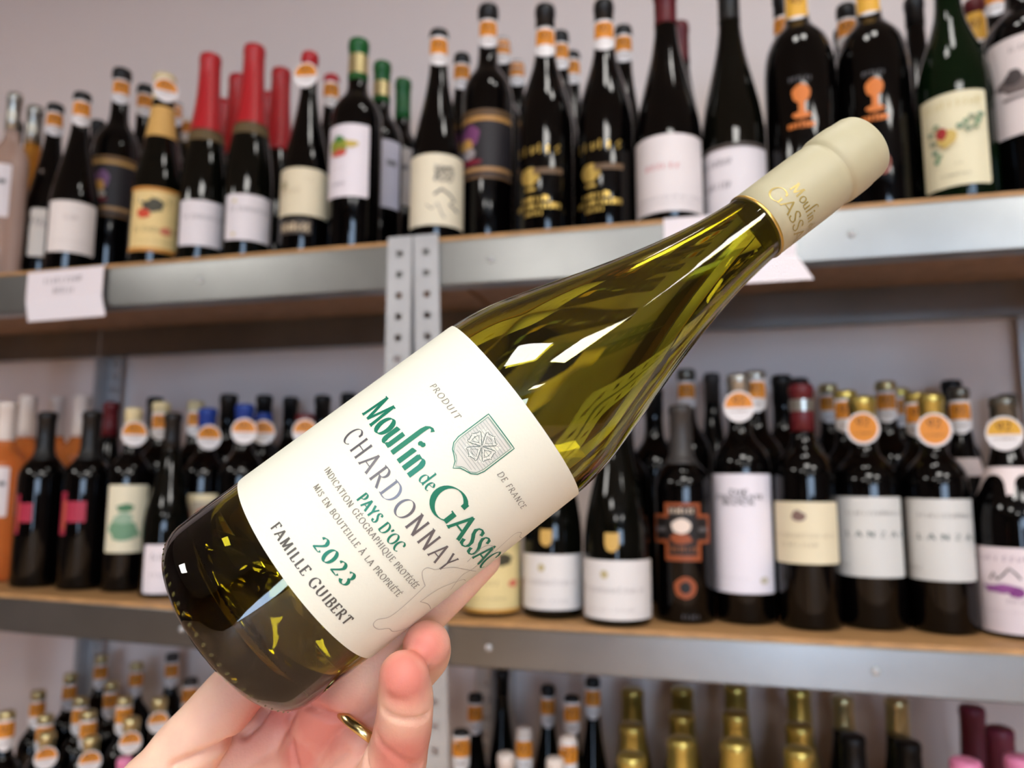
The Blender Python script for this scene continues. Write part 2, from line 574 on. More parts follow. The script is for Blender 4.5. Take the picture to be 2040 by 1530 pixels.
# ------------------------------------------------------------------ price cards on the top beam
def card(name, corners, label, curl, marks):
    """a sheet hung on the beam: 4 photo corners give its place on the beam face; the lower flap bends out"""
    (x0, y0), (x1, y1), hpx = corners
    a = at(x0, y0, YF - .0075)
    b = at(x1, y1, YF - .0075)
    t = empty(name, (a + b) / 2)
    tag(t, label, 'price card')
    ex = (b - a)
    wd = ex.length
    ex.normalize()
    mb = MB()
    prof = [(0, 0)]
    hh = hpx
    for i in range(1, 9):
        prof.append((0, -hh * i / 8))
    for i in range(1, 6):
        prof.append((-curl[0] * i / 5 * (1.0 if i < 4 else .95), -hh - curl[1] * i / 5))
    vs, fs = [], []
    nx = 10
    for i, (dy, dz) in enumerate(prof):
        for k in range(nx + 1):
            q = ex * (wd * (k / nx - .5)) + Vector((0, dy, dz))
            q.x += (.012 * (-dy) / max(curl[0], 1e-6)) * 1.6
            vs.append(q)
    for i in range(len(prof) - 1):
        for k in range(nx):
            c = i * (nx + 1) + k
            fs.append((c, c + 1, c + nx + 2, c + nx + 1))
    o = mb.add(vs, fs).build('sheet', M_PAPER, t)
    s = o.modifiers.new('thick', 'SOLIDIFY')
    s.thickness = .0004
    s.offset = 1
    ink = MB()
    fn = lambda u, v: tuple(ex * u + Vector((0, -.0012, v)))
    for (u0, u1, v, h, n, sd) in marks:
        scribble(ink, u0, u1, v, h, fn, n, .12, sd)
    ink.build('handwriting', M_INK, t)


card('price_card', ((56, 544), (207, 529), .050), 'white handwritten price card hanging on the top beam, left end', (.010, .036), ((-.04, .035, -.022, .010, 9, 3), (-.02, .022, -.040, .010, 6, 5)))
card('price_card', ((1322, 436), (1582, 414), .062), 'white price card on the top beam behind the held bottle neck', (.010, .035), ((-.05, .05, -.03, .012, 10, 8),))

# ------------------------------------------------------------------ bottles on the shelves
PROF = {   # (radius factor of body, height fraction)
 'bordeaux': [(.80, 0), (.96, .006), (1, .02), (1, .60), (.985, .630), (.93, .660), (.82, .688), (.66, .712), (.50, .735), (.42, .758), (.385, .79), (.37, .86), (.37, .955), (.40, .958), (.40, .985), (.37, .997)],
 'burgundy': [(.82, 0), (.97, .008), (1, .02), (1, .35), (.988, .39), (.95, .435), (.88, .485), (.79, .535), (.69, .59), (.585, .645), (.49, .70), (.42, .75), (.365, .80), (.335, .86), (.33, .955), (.36, .958), (.36, .985), (.335, .997)],
 'burgundy_full': [(.82, 0), (.97, .008), (1, .02), (1, .45), (.985, .49), (.94, .535), (.85, .58), (.73, .63), (.60, .68), (.485, .725), (.41, .765), (.365, .81), (.345, .86), (.335, .955), (.365, .958), (.365, .985), (.34, .997)],
 'champagne': [(.84, 0), (.97, .008), (1, .02), (1, .33), (.985, .38), (.94, .44), (.86, .51), (.77, .57), (.68, .625), (.585, .69), (.51, .75), (.46, .81), (.435, .87), (.42, .955), (.44, .96), (.44, .985), (.41, .997)],
 'port': [(.84, 0), (.97, .006), (1, .02), (1, .52), (.995, .57), (.965, .615), (.90, .655), (.79, .69), (.65, .715), (.51, .735), (.40, .755), (.345, .775), (.33, .83), (.33, .955), (.36, .958), (.36, .985), (.33, .997)],
}


def prof_r(kind, r, H, z):
    P = PROF[kind]
    f = z / H
    for (a, b), (c, d) in zip(P, P[1:]):
        if b <= f <= d and d > b:
            return r * (a + (c - a) * (f - b) / (d - b))
    return r * P[-1][0]


def capsule_mesh(mb, kind, r, H, f0, extra=.0006, dome=True, seg=24):
    P = [(rr, f) for rr, f in PROF[kind] if f > f0 + .004]
    pts = [(prof_r(kind, r, H, f0 * H) + extra, f0 * H)] + [(rr * r + extra, f * H) for rr, f in P]
    top = pts[-1]
    if dome:
        pts += [(top[0] * .85, top[1] + .0016), (top[0] * .5, top[1] + .0024), (.001, top[1] + .0026)]
    mb.lathe(pts, seg, True, True)


CAPC = {'black': (14, 13, 14), 'red': (178, 28, 36), 'darkred': (92, 20, 28), 'green': (22, 92, 40), 'cream': (224, 206, 160), 'blue': (24, 58, 140),
        'gold': (196, 176, 96), 'silver': (170, 168, 160), 'darksilver': (110, 108, 100), 'white': (232, 218, 208), 'pink': (222, 130, 170), 'darkpink': (110, 40, 62), 'grey': (62, 58, 56), 'palegold': (206, 190, 140)}


def cap_mat(c):
    metal = c in ('gold', 'silver', 'darksilver', 'palegold')
    sat = c in ('red', 'green', 'pink')
    return mat('capsule_' + c, CAPC[c], .28 if metal else (.38 if sat else .45), .8 if metal else 0.)


M_ORANGE = mat('tag_orange', (222, 140, 40), .5)
M_YELLOW = mat('tag_yellow', (226, 172, 62), .5)
M_TAGW = mat('tag_white', (236, 232, 232), .5)
M_TAGINK = mat('tag_print', (110, 64, 20), .6)
M_GOLDFOIL = mat('gold_foil', (196, 164, 84), .35, .6)


def paper(c):
    return mat('label_paper_%d_%d_%d' % c, c, .6)


def ink(c):
    return mat('label_print_%d_%d_%d' % c, c, .55)


PLACED = []


def neck_tag(root, kind, r, H, zc, style, number=None, yaw=0.):
    """paper medal hanging on the neck: orange score panel on white"""
    h = .050 if style != 'disc' else .046
    z0, z1 = zc - h / 2, zc + h / 2
    if style in ('wrap', 'yellow', 'half'):
        mb = MB()
        vs, fs = [], []
        nu, nv = 10, 8
        for j in range(nv + 1):
            v = j / nv
            z = z0 + (z1 - z0) * v
            rr = prof_r(kind, r, H, z) + .0022
            wd = .019 * (1 if v > .3 else math.sqrt(max(.05, 1 - ((.3 - v) / .3) ** 2)))
            for i in range(nu + 1):
                a = yaw + (i / nu - .5) * 2 * min(1.45, wd / rr)
                vs.append((rr * math.sin(a), -rr * math.cos(a), z))
        for j in range(nv):
            for i in range(nu):
                c = j * (nu + 1) + i
                fs.append((c, c + 1, c + nu + 2, c + nu + 1))
        o = mb.add(vs, fs).build('neck_tag', M_TAGW, root, True)
        pm = MB()
        a0, a1 = (.42, .92) if style != 'yellow' else (.12, 1.0)
        vs, fs = [], []
        for j in range(5):
            v = a0 + (a1 - a0) * j / 4
            z = z0 + (z1 - z0) * v
            rr = prof_r(kind, r, H, z) + .0026
            k = 1 - .35 * max(0, (v - .75) / .25) ** 2
            wd = .0165 * k
            for i in range(nu + 1):
                a = yaw + (i / nu - .5) * 2 * min(1.35, wd / rr)
                vs.append((rr * math.sin(a), -rr * math.cos(a), z))
        for j in range(4):
            for i in range(nu):
                c = j * (nu + 1) + i
                fs.append((c, c + 1, c + nu + 2, c + nu + 1))
        pm.add(vs, fs).build('score_panel', M_YELLOW if style == 'yellow' else M_ORANGE, o, True)
        zt = z0 + h * (.58 if style != 'yellow' else .5)
        rr = prof_r(kind, r, H, zt + .006) + .0034
        tm = MB()
        f0 = cylfn(rr)
        text(tm, number or '92', -.0075 + yaw * rr, .0075 + yaw * rr, zt, .012, f0, .2, .1, serif=0)
        if style != 'yellow':
            scribble(tm, -.010 + yaw * rr, .010 + yaw * rr, z0 + h * .22, .0035, cylfn(rr), 8, .3, 4)
        tm.build('score_print', M_TAGINK, o)
    else:
        yy = -(prof_r(kind, r, H, z0 + .006) + .003)
        mb = MB()

        def fn(u, v, d=0.):
            c, s = math.cos(yaw), math.sin(yaw)
            x, y = u, yy - d - .10 * (z1 - zc - v) * 0
            return (x * c - y * s, x * s + y * c, zc + v)
        ts = .82 if r < .033 else 1.
        blob(mb, 0, 0, .0205 * ts, .0218 * ts, lambda u, v: fn(u, v), 24)
        o = mb.build('neck_tag', M_TAGW, root)
        s = o.modifiers.new('thick', 'SOLIDIFY')
        s.thickness = .0006
        s.offset = 1
        pm = MB()
        if style == 'disc':
            blob(pm, 0, .0005, .0180 * ts, .0190 * ts, lambda u, v: fn(u, v, .0008), 24)
        else:                                                # rounded tag, white below
            vs = [fn(0, .006, .0008)]
            for i in range(13):
                a = math.radians(-8 + 196 * i / 12)
                vs.append(fn(.0184 * ts * math.cos(a), .001 + .0182 * ts * math.sin(a), .0008))
            pm.add(vs, [(0, i + 1, i + 2) for i in range(12)] + [(0, 13, 1)])
        pm.build('score_panel', M_ORANGE if style != 'discy' else M_YELLOW, o)
        tm = MB()
        text(tm, number or '92', -.008, .008, .003, .011, lambda u, v: fn(u, v, .0014), .2, .1, serif=0)
        scribble(tm, -.012, .012, -.008, .003, lambda u, v: fn(u, v, .0014), 9, .3, 4)
        tm.build('score_print', M_TAGINK, o)


def bottle(level, body, ytop, wpx, yfront, kind, label, glass='black', cap='black', capf=.80, tagz=None, tagstyle='wrap', number=None, labels=(), r=None,
           name='wine_bottle', yaw=0., band=None, group=None, solve=False, collar=None, seg=28, tagyaw=0., push=14):
    """a shelf bottle: body = photo pixel on its axis, ytop = photo row of its top, wpx = its width in the photo"""
    bx, by = body
    Y = yfront + .04
    for _ in range(60):
        p = at(bx, by, Y)
        depth = (p - Vector((0, 0, CZ))).dot(FWD)
        rr = r or wpx / 2 / FPX * depth * .985
        if not solve:
            Y2 = yfront + rr
            if abs(Y2 - Y) < 1e-4:
                break
            Y = Y2
        else:
            p = at(bx, by, Y)
            if all((p.x - q[0]) ** 2 + (p.y - q[1]) ** 2 > (rr + q[2] + .0015) ** 2 for q in PLACED if q[3] == level):
                break
            Y += .006
            if Y > YB - .012 - rr:
                Y = YB - .012 - rr
                break
    p = at(bx, by, Y)
    if not solve:
        for _ in range(push):
            if all((p.x - q[0]) ** 2 + (p.y - q[1]) ** 2 > (rr + q[2] + .0012) ** 2 for q in PLACED if q[3] == level):
                break
            Y += .002
            p = at(bx, by, Y)
        for q in PLACED:
            if q[3] == level:
                rr = min(rr, max(.028, math.hypot(p.x - q[0], p.y - q[1]) - q[2] - .0012))
    if solve:                                            # nudge sideways if the row is full
        for k in range(80):
            dx = (k // 2) * .003 * (1 if k % 2 else -1)
            if all((p.x + dx - q[0]) ** 2 + (p.y - q[1]) ** 2 > (rr + q[2] + .0015) ** 2 for q in PLACED if q[3] == level):
                p.x += dx
                break
    X = p.x
    PLACED.append((X, Y, rr, level))
    zs = shelf_z(level, X) + .0006
    D = math.hypot(X, Y)
    # height from the photo row of the top (front rim of the cap)
    ht = at(bx, ytop, Y).z - zs
    t = .0
    # follow the vertical: the column of the top is not the column of the body
    lo, hi = .15, .45
    for _ in range(40):
        m = (lo + hi) / 2
        q = Vector((X, Y, zs + m - CZ))
        py = 765 + FPX * q.dot(DOWN) / q.dot(FWD)
        if py > ytop:
            lo = m
        else:
            hi = m
    H = (lo + hi) / 2 / 1.006
    root = empty(name, (X, Y, zs), math.atan2(-X, Y) + yaw)
    tag(root, label, 'bottle', group or {'top': 'bottles on the top shelf', 'mid': 'bottles on the middle shelf', 'bot': 'bottles on the bottom shelf'}[level])
    P = PROF[kind]
    gm = {'black': M_BLACKG, 'brown': M_BROWNG, 'green': M_GREENG, 'rose': M_ROSE, 'amber': M_AMBER, 'clear': M_CLEAR}[glass]
    MB().lathe([(a * rr, f * H) for a, f in P], seg).build('glass_body', gm, root, True)
    mb = MB()
    capsule_mesh(mb, kind, rr, H, capf, .0009 if kind == 'champagne' and capf < .75 else .0006)
    c = mb.build('capsule', cap_mat(cap), root, True)
    if band:                                             # bright ring round the capsule
        f0, f1, bc = band
        bm = MB()
        n = 5
        bm.lathe([(prof_r(kind, rr, H, (f0 + (f1 - f0) * i / n) * H) + .0012, (f0 + (f1 - f0) * i / n) * H) for i in range(n + 1)], seg, False, False)
        bm.build('capsule_band', cap_mat(bc), c, True)
    if collar:                                           # collar label at the shoulder
        f0, f1, cc = collar[:3]
        amp = collar[3] if len(collar) > 3 else 0
        cm = MB()
        n = 6
        cm.lathe([(prof_r(kind, rr, H, (f0 + (f1 - f0) * i / n) * H) + .0007, (f0 + (f1 - f0) * i / n) * H) for i in range(n + 1)], seg, False, False)
        if amp:                                          # scalloped edge
            cm.v = [(x, y, z - amp * max(0, 1 - (z - f0 * H) / ((f1 - f0) * H)) * abs(math.sin(2.5 * math.atan2(x, -y)))) for x, y, z in cm.v]
        cm.build('collar_label', paper(cc) if cc != 'gold' else M_GOLDFOIL, root, True)
    if tagz:
        q0 = None
        lo, hi = .0, H
        for _ in range(30):
            m = (lo + hi) / 2
            q = Vector((X, Y, zs + m - CZ)) * ((D - .02) / D if False else 1)
            q.z = zs + m - CZ
            py = 765 + FPX * q.dot(DOWN) / q.dot(FWD)
            if py > tagz:
                lo = m
            else:
                hi = m
        neck_tag(root, kind, rr, H, min((lo + hi) / 2, H - .03), tagstyle, number, tagyaw - yaw)
    ac = math.atan2(X, Y)
    for lb in labels:
        x0, y0, x1, y1 = lb['box']
        ym = (y0 + y1) / 2

        def th(px):
            d = px2dir(px, ym)
            s = D * math.sin(math.atan2(d.x, d.y) - ac)
            return math.asin(max(-.985, min(.985, s / rr)))
        a0, a1 = th(x0), th(x1)
        xm = (x0 + x1) / 2

        def zz(py):
            am = (a0 + a1) / 2
            d = px2dir(xm, py)
            Df = D - rr * math.cos(am)
            return d.z / math.hypot(d.x, d.y) * Df + CZ - zs
        z1, z0 = zz(y0), max(.006, zz(y1))
        R = rr + .0005
        uw = R * (a1 - a0)
        vh = z1 - z0
        u00 = R * a0
        f1 = cylfn(R)
        if lb.get('paper'):
            lm = MB()
            rd = min(.003, vh * .1)
            nu = 14
            vs, fs = [], []
            for (e, vv) in ((rd, z0), (rd * .3, z0 + rd * .3), (0, z0 + rd), (0, z1 - rd), (rd * .3, z1 - rd * .3), (rd, z1)):
                # keep to the bottle's own shape when the label climbs the shoulder
                R2 = max(prof_r(kind, rr, H, vv) + .0005, .01)
                for i in range(nu + 1):
                    u = u00 + e + (uw - 2 * e) * i / nu
                    a = u / R
                    vs.append((R2 * math.sin(a), -R2 * math.cos(a), vv))
            for j in range(5):
                for i in range(nu):
                    k = j * (nu + 1) + i
                    fs.append((k, k + 1, k + nu + 2, k + nu + 1))
            lo_ = lm.add(vs, fs).build(lb.get('name', 'label'), paper(lb['paper']), root, True)
        else:
            lo_ = root
        mkf = lambda e: lambda u, v: (lambda q: (q * math.sin(u / R), -q * math.cos(u / R), v))(max(.006, prof_r(kind, rr, H, v) + .0009 + .00014 * e))
        groups = {}
        for it in lb.get('art', ()):
            ty, c = it[0], it[1]
            key = (ty, c, len(groups))
            g = groups[key] = MB()
            f2 = mkf(len(groups))
            sc = lambda u, v: (u00 + uw * u, z0 + vh * v)
            if ty == 't':
                _, _, s_, ua, ub, v, hgt, wt = it
                text(g, s_, u00 + uw * ua, u00 + uw * ub, z0 + vh * v, vh * hgt, f2, wt, .12, serif=.07)
            elif ty == 's':
                _, _, ua, ub, v, hgt, n, wt, sd = it
                scribble(g, u00 + uw * ua, u00 + uw * ub, z0 + vh * v, vh * hgt, f2, n, wt, sd)
            elif ty == 'b':
                _, _, u, v, ru, rv, rg, sd = it
                blob(g, u00 + uw * u, z0 + vh * v, uw * ru, vh * rv, f2, 16, rg, sd)
            elif ty == 'r':
                _, _, ua, ub, va, vb = it
                rect(g, u00 + uw * ua, u00 + uw * ub, z0 + vh * va, z0 + vh * vb, f2, 16)
            elif ty == 'l':
                _, _, pts, wd = it
                ribbon(g, [sc(*q) for q in pts], lambda a, b: wd * vh * .5, f2)
        for i, ((ty, c, _k), g) in enumerate(groups.items()):
            nm = {'t': 'lettering', 's': 'small_print', 'b': 'emblem', 'r': 'label_band', 'l': 'line_drawing'}[ty]
            o = g.build(nm, M_GOLDFOIL if c == 'gold' else ink(c), lo_)
    return root


GREY = (110, 106, 108)
DK = (52, 48, 50)
WHT = (224, 217, 220)
CRM = (222, 210, 180)
OR_ = (214, 120, 48)


def plain(box, paperc=WHT, col=GREY, lines=((.25, .75, .62, .10, 9),), extra=(), sd=2):
    art = [('s', col, a, b, v, h, n, .12, sd + i) for i, (a, b, v, h, n) in enumerate(lines)]
    return dict(box=box, paper=paperc, art=art + list(extra))


# --- top shelf, front row
B = bottle
B('top', (10, 430), 186, 70, 1.03, 'bordeaux', 'pale clear bottle with a silver cap and white label, left edge of the top shelf', 'clear', 'silver', .80, labels=[plain((-14, 325, 20, 432))])
B('top', (145, 450), 186, 92, 1.02, 'burgundy', 'black burgundy bottle with plain white label above the left price card', 'black', 'black', .90, 232, labels=[plain((97, 400, 189, 503), (232, 222, 216), (196, 184, 178), ((.35, .6, .62, .12, 5), (.2, .8, .2, .05, 12)))])
B('top', (92, 450), 208, 86, 1.085, 'burgundy', 'black burgundy bottle with cream label half hidden by the plain white-labelled one', 'black', 'black', .90, 252, labels=[plain((58, 415, 112, 512), (232, 222, 210), (196, 184, 178))])
B('top', (226, 400), 138, 90, 1.10, 'bordeaux', 'black square-shouldered bottle with gold-banded dark label, left one of two such', 'black', 'black', .93, 190, 'half',
  labels=[dict(box=(180, 310, 270, 432), paper=(34, 30, 33), art=[('r', (182, 140, 78), 0, 1, .86, .93), ('r', (122, 88, 50), 0, 1, .95, .995), ('r', (170, 130, 84), .0, 1, .10, .16), ('r', (110, 80, 50), 0, 1, 0, .03), ('b', (122, 84, 120), .30, .60, .17, .16, .3, 3), ('b', (214, 160, 80), .28, .50, .10, .10, .2, 4), ('b', (180, 170, 160), .30, .36, .10, .06, .2, 5), ('b', (120, 30, 40), .3, .27, .14, .04, .2, 6)])])
B('top', (312, 430), 150, 98, 1.02, 'champagne', 'bottle with cream cap, gold collar and pale yellow illustrated label on the top shelf', 'brown', 'cream', .86, 190, 'discw', collar=(.66, .82, (216, 170, 96)),
  labels=[plain((262, 373, 361, 502), (232, 204, 140), (92, 80, 60), ((.1, .9, .30, .09, 10), (.2, .8, .14, .04, 12)), (('b', (70, 66, 50), .42, .72, .2, .10, .6, 3), ('b', (206, 72, 40), .28, .58, .11, .08, .3, 4), ('b', (206, 120, 90), .64, .33, .09, .06, .2, 5), ('r', (206, 140, 60), 0, 1, .95, 1), ('r', (206, 140, 60), 0, 1, 0, .06)))], tagyaw=.1)
RF = dict(glass='brown', cap='red', capf=.62, kind='champagne', name='sparkling_wine_bottle')
B('top', (402, 445), 110, 94, 1.02, label='sparkling wine bottle in red foil with white label, left one of the front two', collar=(.565, .615, (96, 78, 48)), labels=[plain((359, 399, 447, 490), WHT, GREY, ((.1, .9, .58, .12, 10),))], **RF)
B('top', (492, 430), 92, 95, 1.02, label='sparkling wine bottle in red foil with white label, right one of the front two', collar=(.565, .615, (96, 78, 48)), labels=[plain((451, 387, 538, 479), WHT, GREY, ((.1, .9, .62, .12, 10),), (('b', (206, 190, 140), .2, .84, .04, .04, .1, 1), ('b', (206, 190, 140), .2, .12, .04, .04, .1, 1)))], **RF)
B('top', (607, 400), 106, 96, 1.02, 'burgundy', 'red-capped burgundy bottle with cream label and orange round neck tag', 'black', 'red', .86, 160, 'discw',
  labels=[plain((559, 333, 654, 428), CRM, (190, 172, 140), ((.1, .45, .45, .12, 5),), (('b', (176, 164, 130), .16, .64, .07, .10, .3, 2),)), dict(box=(562, 436, 620, 466), paper=(62, 54, 48), name='lower_label', art=[('s', (190, 170, 140), .05, .95, .2, .6, 7, .3, 3)])], tagyaw=-.35)
B('top', (708, 340), 80, 104, 1.02, 'bordeaux', 'green-capped square-shouldered bottle with tall white label bearing a fruit', 'black', 'green', .80,
  labels=[plain((650, 247, 734, 392), (232, 224, 230), (150, 140, 148), ((.15, .55, .15, .06, 8), (.2, .5, .38, .02, 9)), (('b', (140, 150, 50), .36, .70, .22, .13, .2, 3), ('b', (60, 120, 60), .38, .80, .10, .05, .3, 4), ('b', (200, 84, 70), .38, .60, .16, .05, .4, 5), ('b', (206, 180, 90), .64, .72, .12, .05, .5, 6)))], band=(.83, .92, 'palegold'))
B('top', (870, 380), 62, 108, 1.02, 'burgundy', 'black-capped burgundy bottle with cream label bearing a dark line sketch', 'black', 'black', .925, 112, 'half',
  labels=[plain((818, 305, 924, 448), (232, 222, 196), (130, 124, 108), (), (('l', (90, 84, 76), [(.58 + .15 * math.cos(i * .9) * (1 - i * .01), .72 + .12 * math.sin(i * 1.3)) for i in range(28)], .012), ('l', (70, 66, 60), [(.45, .42), (.55, .50), (.66, .44), (.74, .36), (.66, .30), (.80, .22)], .03), ('l', (150, 144, 130), [(.35, .28), (.42, .22), (.5, .30), (.56, .14), (.6, .1)], .02)))])
B('top', (971, 300), 12, 106, 1.05, 'bordeaux', 'black square-shouldered bottle with gold-banded dark label, right one of two such', 'black', 'black', .93, 78, 'half',
  labels=[dict(box=(920, 216, 1016, 355), paper=(36, 32, 36), art=[('r', (190, 140, 76), 0, 1, .83, .90), ('r', (104, 76, 46), 0, 1, .93, .99), ('r', (176, 132, 84), .0, 1, .10, .16), ('r', (104, 76, 50), 0, 1, 0, .04), ('b', (122, 64, 110), .26, .62, .20, .16, .3, 3), ('b', (214, 160, 80), .22, .50, .12, .10, .2, 4), ('b', (170, 160, 160), .26, .36, .12, .08, .2, 5), ('b', (130, 30, 50), .3, .24, .18, .04, .2, 6)])])
for k, (bx, yt, b) in enumerate(((1087, 12, (1036, 285, 1122, 432)), (1207, 3, (1156, 276, 1244, 424)))):
    B('top', (bx, 350), yt, 112, 1.02, 'burgundy_full', ('black burgundy bottle with gold lettering and no paper label, left one of the pair', 'black burgundy bottle with gold lettering and no paper label, right one of the pair')[k], 'black', 'black', .90, 96 if k == 0 else 82, 'half',
      labels=[dict(box=b, art=[('s', 'gold', .02, .95, .86, .14, 6, .18, 3), ('b', 'gold', .32, .56, .20, .13, .15, 4), ('r', (104, 80, 56), .4, .95, .58, .66), ('r', 'gold', .22, .44, .36, .40), ('s', 'gold', .15, .72, .21, .08, 8, .3, 7), ('s', 'gold', .0, .95, .11, .08, 12, .3, 9), ('s', 'gold', .2, .6, .02, .06, 6, .3, 6)])])
B('top', (1333, 345), -22, 132, 1.01, 'burgundy', 'burgundy bottle with dark red cap and large white label with red word', 'black', 'darkred', .84,
  labels=[plain((1268, 266, 1397, 420), (230, 222, 222), (120, 114, 118), ((.04, .96, .16, .05, 20), (.06, .9, .10, .03, 22)), (('s', (206, 90, 96), .25, .65, .55, .07, 6, .2, 5),))])
B('top', (1463, 340), -30, 126, 1.02, 'burgundy', 'black-capped burgundy bottle with low white label, beside the red-capped one', 'brown', 'black', .84,
  labels=[plain((1399, 288, 1526, 425), (226, 220, 224), (130, 124, 130), ((.1, .5, .72, .12, 7), (.12, .48, .38, .12, 8)), (('r', (70, 62, 58), .05, .95, .97, 1.03),))])
for k, (bx, yt, wl) in enumerate(((1597, -72, 140), (1743, -78, 144))):
    b = (bx - 36, 165 - k * 12, bx + 36, 250 - k * 14)
    B('top', (bx, 240), yt, wl, 1.015, 'port', ('broad black bottle with orange goblet emblem, left one of two', 'broad black bottle with orange goblet emblem, right one of two')[k], 'black', 'black', .92, 22 - k * 10, 'yellow', '95',
      labels=[dict(box=b, art=[('b', OR_, .5, .76, .24, .22, .1, 3), ('r', OR_, .42, .58, .30, .62), ('b', OR_, .5, .24, .24, .08, .2, 4), ('s', OR_, .15, .85, -.05, .16, 7, .35, 4), ('s', (90, 88, 92), .2, .8, 1.05, .12, 6, .2, 5)]),
              dict(box=(bx + 2, 300, bx + 38, 350), art=[('b', (150, 82, 66), .4, .5, .4, .42, .1, 3), ('b', (40, 36, 42), .4, .5, .26, .28, .1, 3)])])
B('top', (1907, 270), -78, 138, 1.02, 'burgundy_full', 'green glass bottle with cream label bearing a red flower and leaves', 'green', 'black', .93,
  labels=[plain((1840, 182, 1967, 370), (226, 218, 184), (150, 146, 120), ((.3, .7, .10, .04, 12), (.5, .62, .22, .03, 4)), (('s', (206, 190, 130), .1, .92, .84, .09, 9, .12, 3), ('b', (128, 150, 122), 0.24, 0.40, 0.050, 0.032, .5, 0), ('b', (137, 156, 122), 0.30, 0.34, 0.050, 0.032, .5, 1), ('b', (146, 150, 122), 0.22, 0.50, 0.050, 0.032, .5, 2), ('b', (128, 156, 122), 0.27, 0.30, 0.050, 0.032, .5, 3), ('b', (137, 150, 122), 0.20, 0.60, 0.050, 0.032, .5, 4), ('b', (146, 156, 122), 0.28, 0.66, 0.050, 0.032, .5, 5), ('b', (128, 150, 122), 0.60, 0.62, 0.050, 0.032, .5, 6), ('b', (137, 156, 122), 0.68, 0.66, 0.050, 0.032, .5, 7), ('b', (146, 150, 122), 0.76, 0.70, 0.050, 0.032, .5, 8), ('b', (128, 156, 122), 0.84, 0.66, 0.050, 0.032, .5, 9), ('b', (137, 150, 122), 0.70, 0.58, 0.050, 0.032, .5, 10), ('b', (146, 156, 122), 0.80, 0.60, 0.050, 0.032, .5, 11), ('b', (128, 150, 122), 0.88, 0.72, 0.050, 0.032, .5, 12), ('b', (206, 178, 100), .42, .52, .12, .10, .5, 6), ('b', (160, 44, 44), .36, .57, .08, .07, .3, 7)))])
B('top', (2052, 190), -108, 156, 1.03, 'bordeaux', 'large bottle with white label showing a grey country house, right end of the top shelf', 'black', 'black', .85,
  labels=[plain((1974, 62, 2128, 262), (226, 214, 212), (96, 86, 84), ((.30, .8, .84, .06, 9),), (('b', (110, 98, 96), .5, .50, .34, .10, .5, 4), ('b', (70, 62, 62), .34, .58, .10, .08, .3, 5), ('r', (120, 110, 108), .2, .8, .36, .39)))])
# --- top shelf, behind the front row
Q = dict(solve=True, r=.039, seg=20)


def top_behind(x, yt, Yg, kind, label, cap, tagy=None, style='half', **kw):
    d = dict(Q)
    d.update(kw)
    B('top', (x, 330), yt, 90, Yg, kind, label, kw.pop('glass', 'black') if False else d.pop('glass', 'black'), cap, d.pop('capf', .88), tagy, style, **d)


top_behind(62, 212, 1.13, 'bordeaux', 'amber bottle with silver cap behind the two burgundy bottles, left end of the top shelf', 'silver', glass='amber', capf=.80)
top_behind(24, 240, 1.24, 'bordeaux', 'amber bottle in the back row at the left end of the top shelf', 'black', glass='amber')
top_behind(190, 240, 1.2, 'burgundy', 'black-capped bottle just visible behind the left burgundy pair', 'black')
top_behind(280, 170, 1.18, 'bordeaux', 'black-capped tagged bottle behind the cream-capped bottle, on its left', 'black', 215)
top_behind(342, 202, 1.20, 'bordeaux', 'black-capped tagged bottle behind the cream-capped bottle, on its right', 'black', 235)
top_behind(372, 182, 1.27, 'champagne', 'cream-capped tagged bottle in the back row left of the red foils', 'cream', 225)
RB = dict(name='sparkling_wine_bottle', capf=.6, glass='brown')
top_behind(467, 150, 1.15, 'champagne', 'red-foiled sparkling bottle behind and between the front two red foils', 'red', **RB)
top_behind(553, 138, 1.15, 'champagne', 'red-foiled sparkling bottle behind, right of the front two red foils', 'red', **RB)
top_behind(530, 185, 1.27, 'champagne', 'red-foiled sparkling bottle farthest back in the red foil cluster', 'red', **RB)
top_behind(442, 190, 1.28, 'champagne', 'red-foiled sparkling bottle at the back, left side of the red foil cluster', 'red', **RB)
top_behind(655, 150, 1.15, 'burgundy', 'red-capped tagged bottle behind, left of the green caps', 'red', 195)
top_behind(757, 124, 1.14, 'bordeaux', 'middle one of the three green-capped bottles, its white label partly hidden', 'green', capf=.8, labels=[plain((758, 280, 795, 415), (214, 208, 220))], band=(.83, .90, 'palegold'))
top_behind(800, 158, 1.25, 'bordeaux', 'rearmost of the three green-capped bottles', 'green', capf=.8, labels=[plain((790, 295, 820, 410), (190, 178, 172))])
top_behind(918, 108, 1.15, 'burgundy', 'black-capped tagged bottle behind the line sketch bottle', 'black', 160)
top_behind(1000, 62, 1.16, 'bordeaux', 'black-capped tagged bottle directly behind the right gold-banded bottle', 'black', 105)
top_behind(1030, 104, 1.27, 'bordeaux', 'black-capped tagged bottle in the third row behind the right gold-banded bottle', 'black', 145)
top_behind(1118, 64, 1.15, 'burgundy', 'tagged bottle behind the left gold-lettered bottle, second row', 'black', 120)
top_behind(1142, 104, 1.26, 'burgundy', 'bottle behind the left gold-lettered bottle, third row', 'black', 150)
top_behind(1246, 53, 1.15, 'burgundy', 'tagged bottle behind the right gold-lettered bottle', 'black', 105)
top_behind(1362, 45, 1.17, 'burgundy', 'dark red capped bottle directly behind the red-lettered white label', 'darkred', capf=.82)
top_behind(1572, -15, 1.16, 'burgundy', 'black-capped tagged bottle behind the left goblet emblem bottle', 'black', 70)
top_behind(1702, 10, 1.16, 'burgundy', 'black-capped tagged bottle behind the gap between the two goblet emblem bottles', 'black', 75)
top_behind(1692, 58, 1.27, 'burgundy', 'black-capped bottle in the third row between the two goblet emblem bottles', 'black')
top_behind(1842, -5, 1.16, 'burgundy', 'black-capped bottle behind the left side of the green glass bottle', 'black')
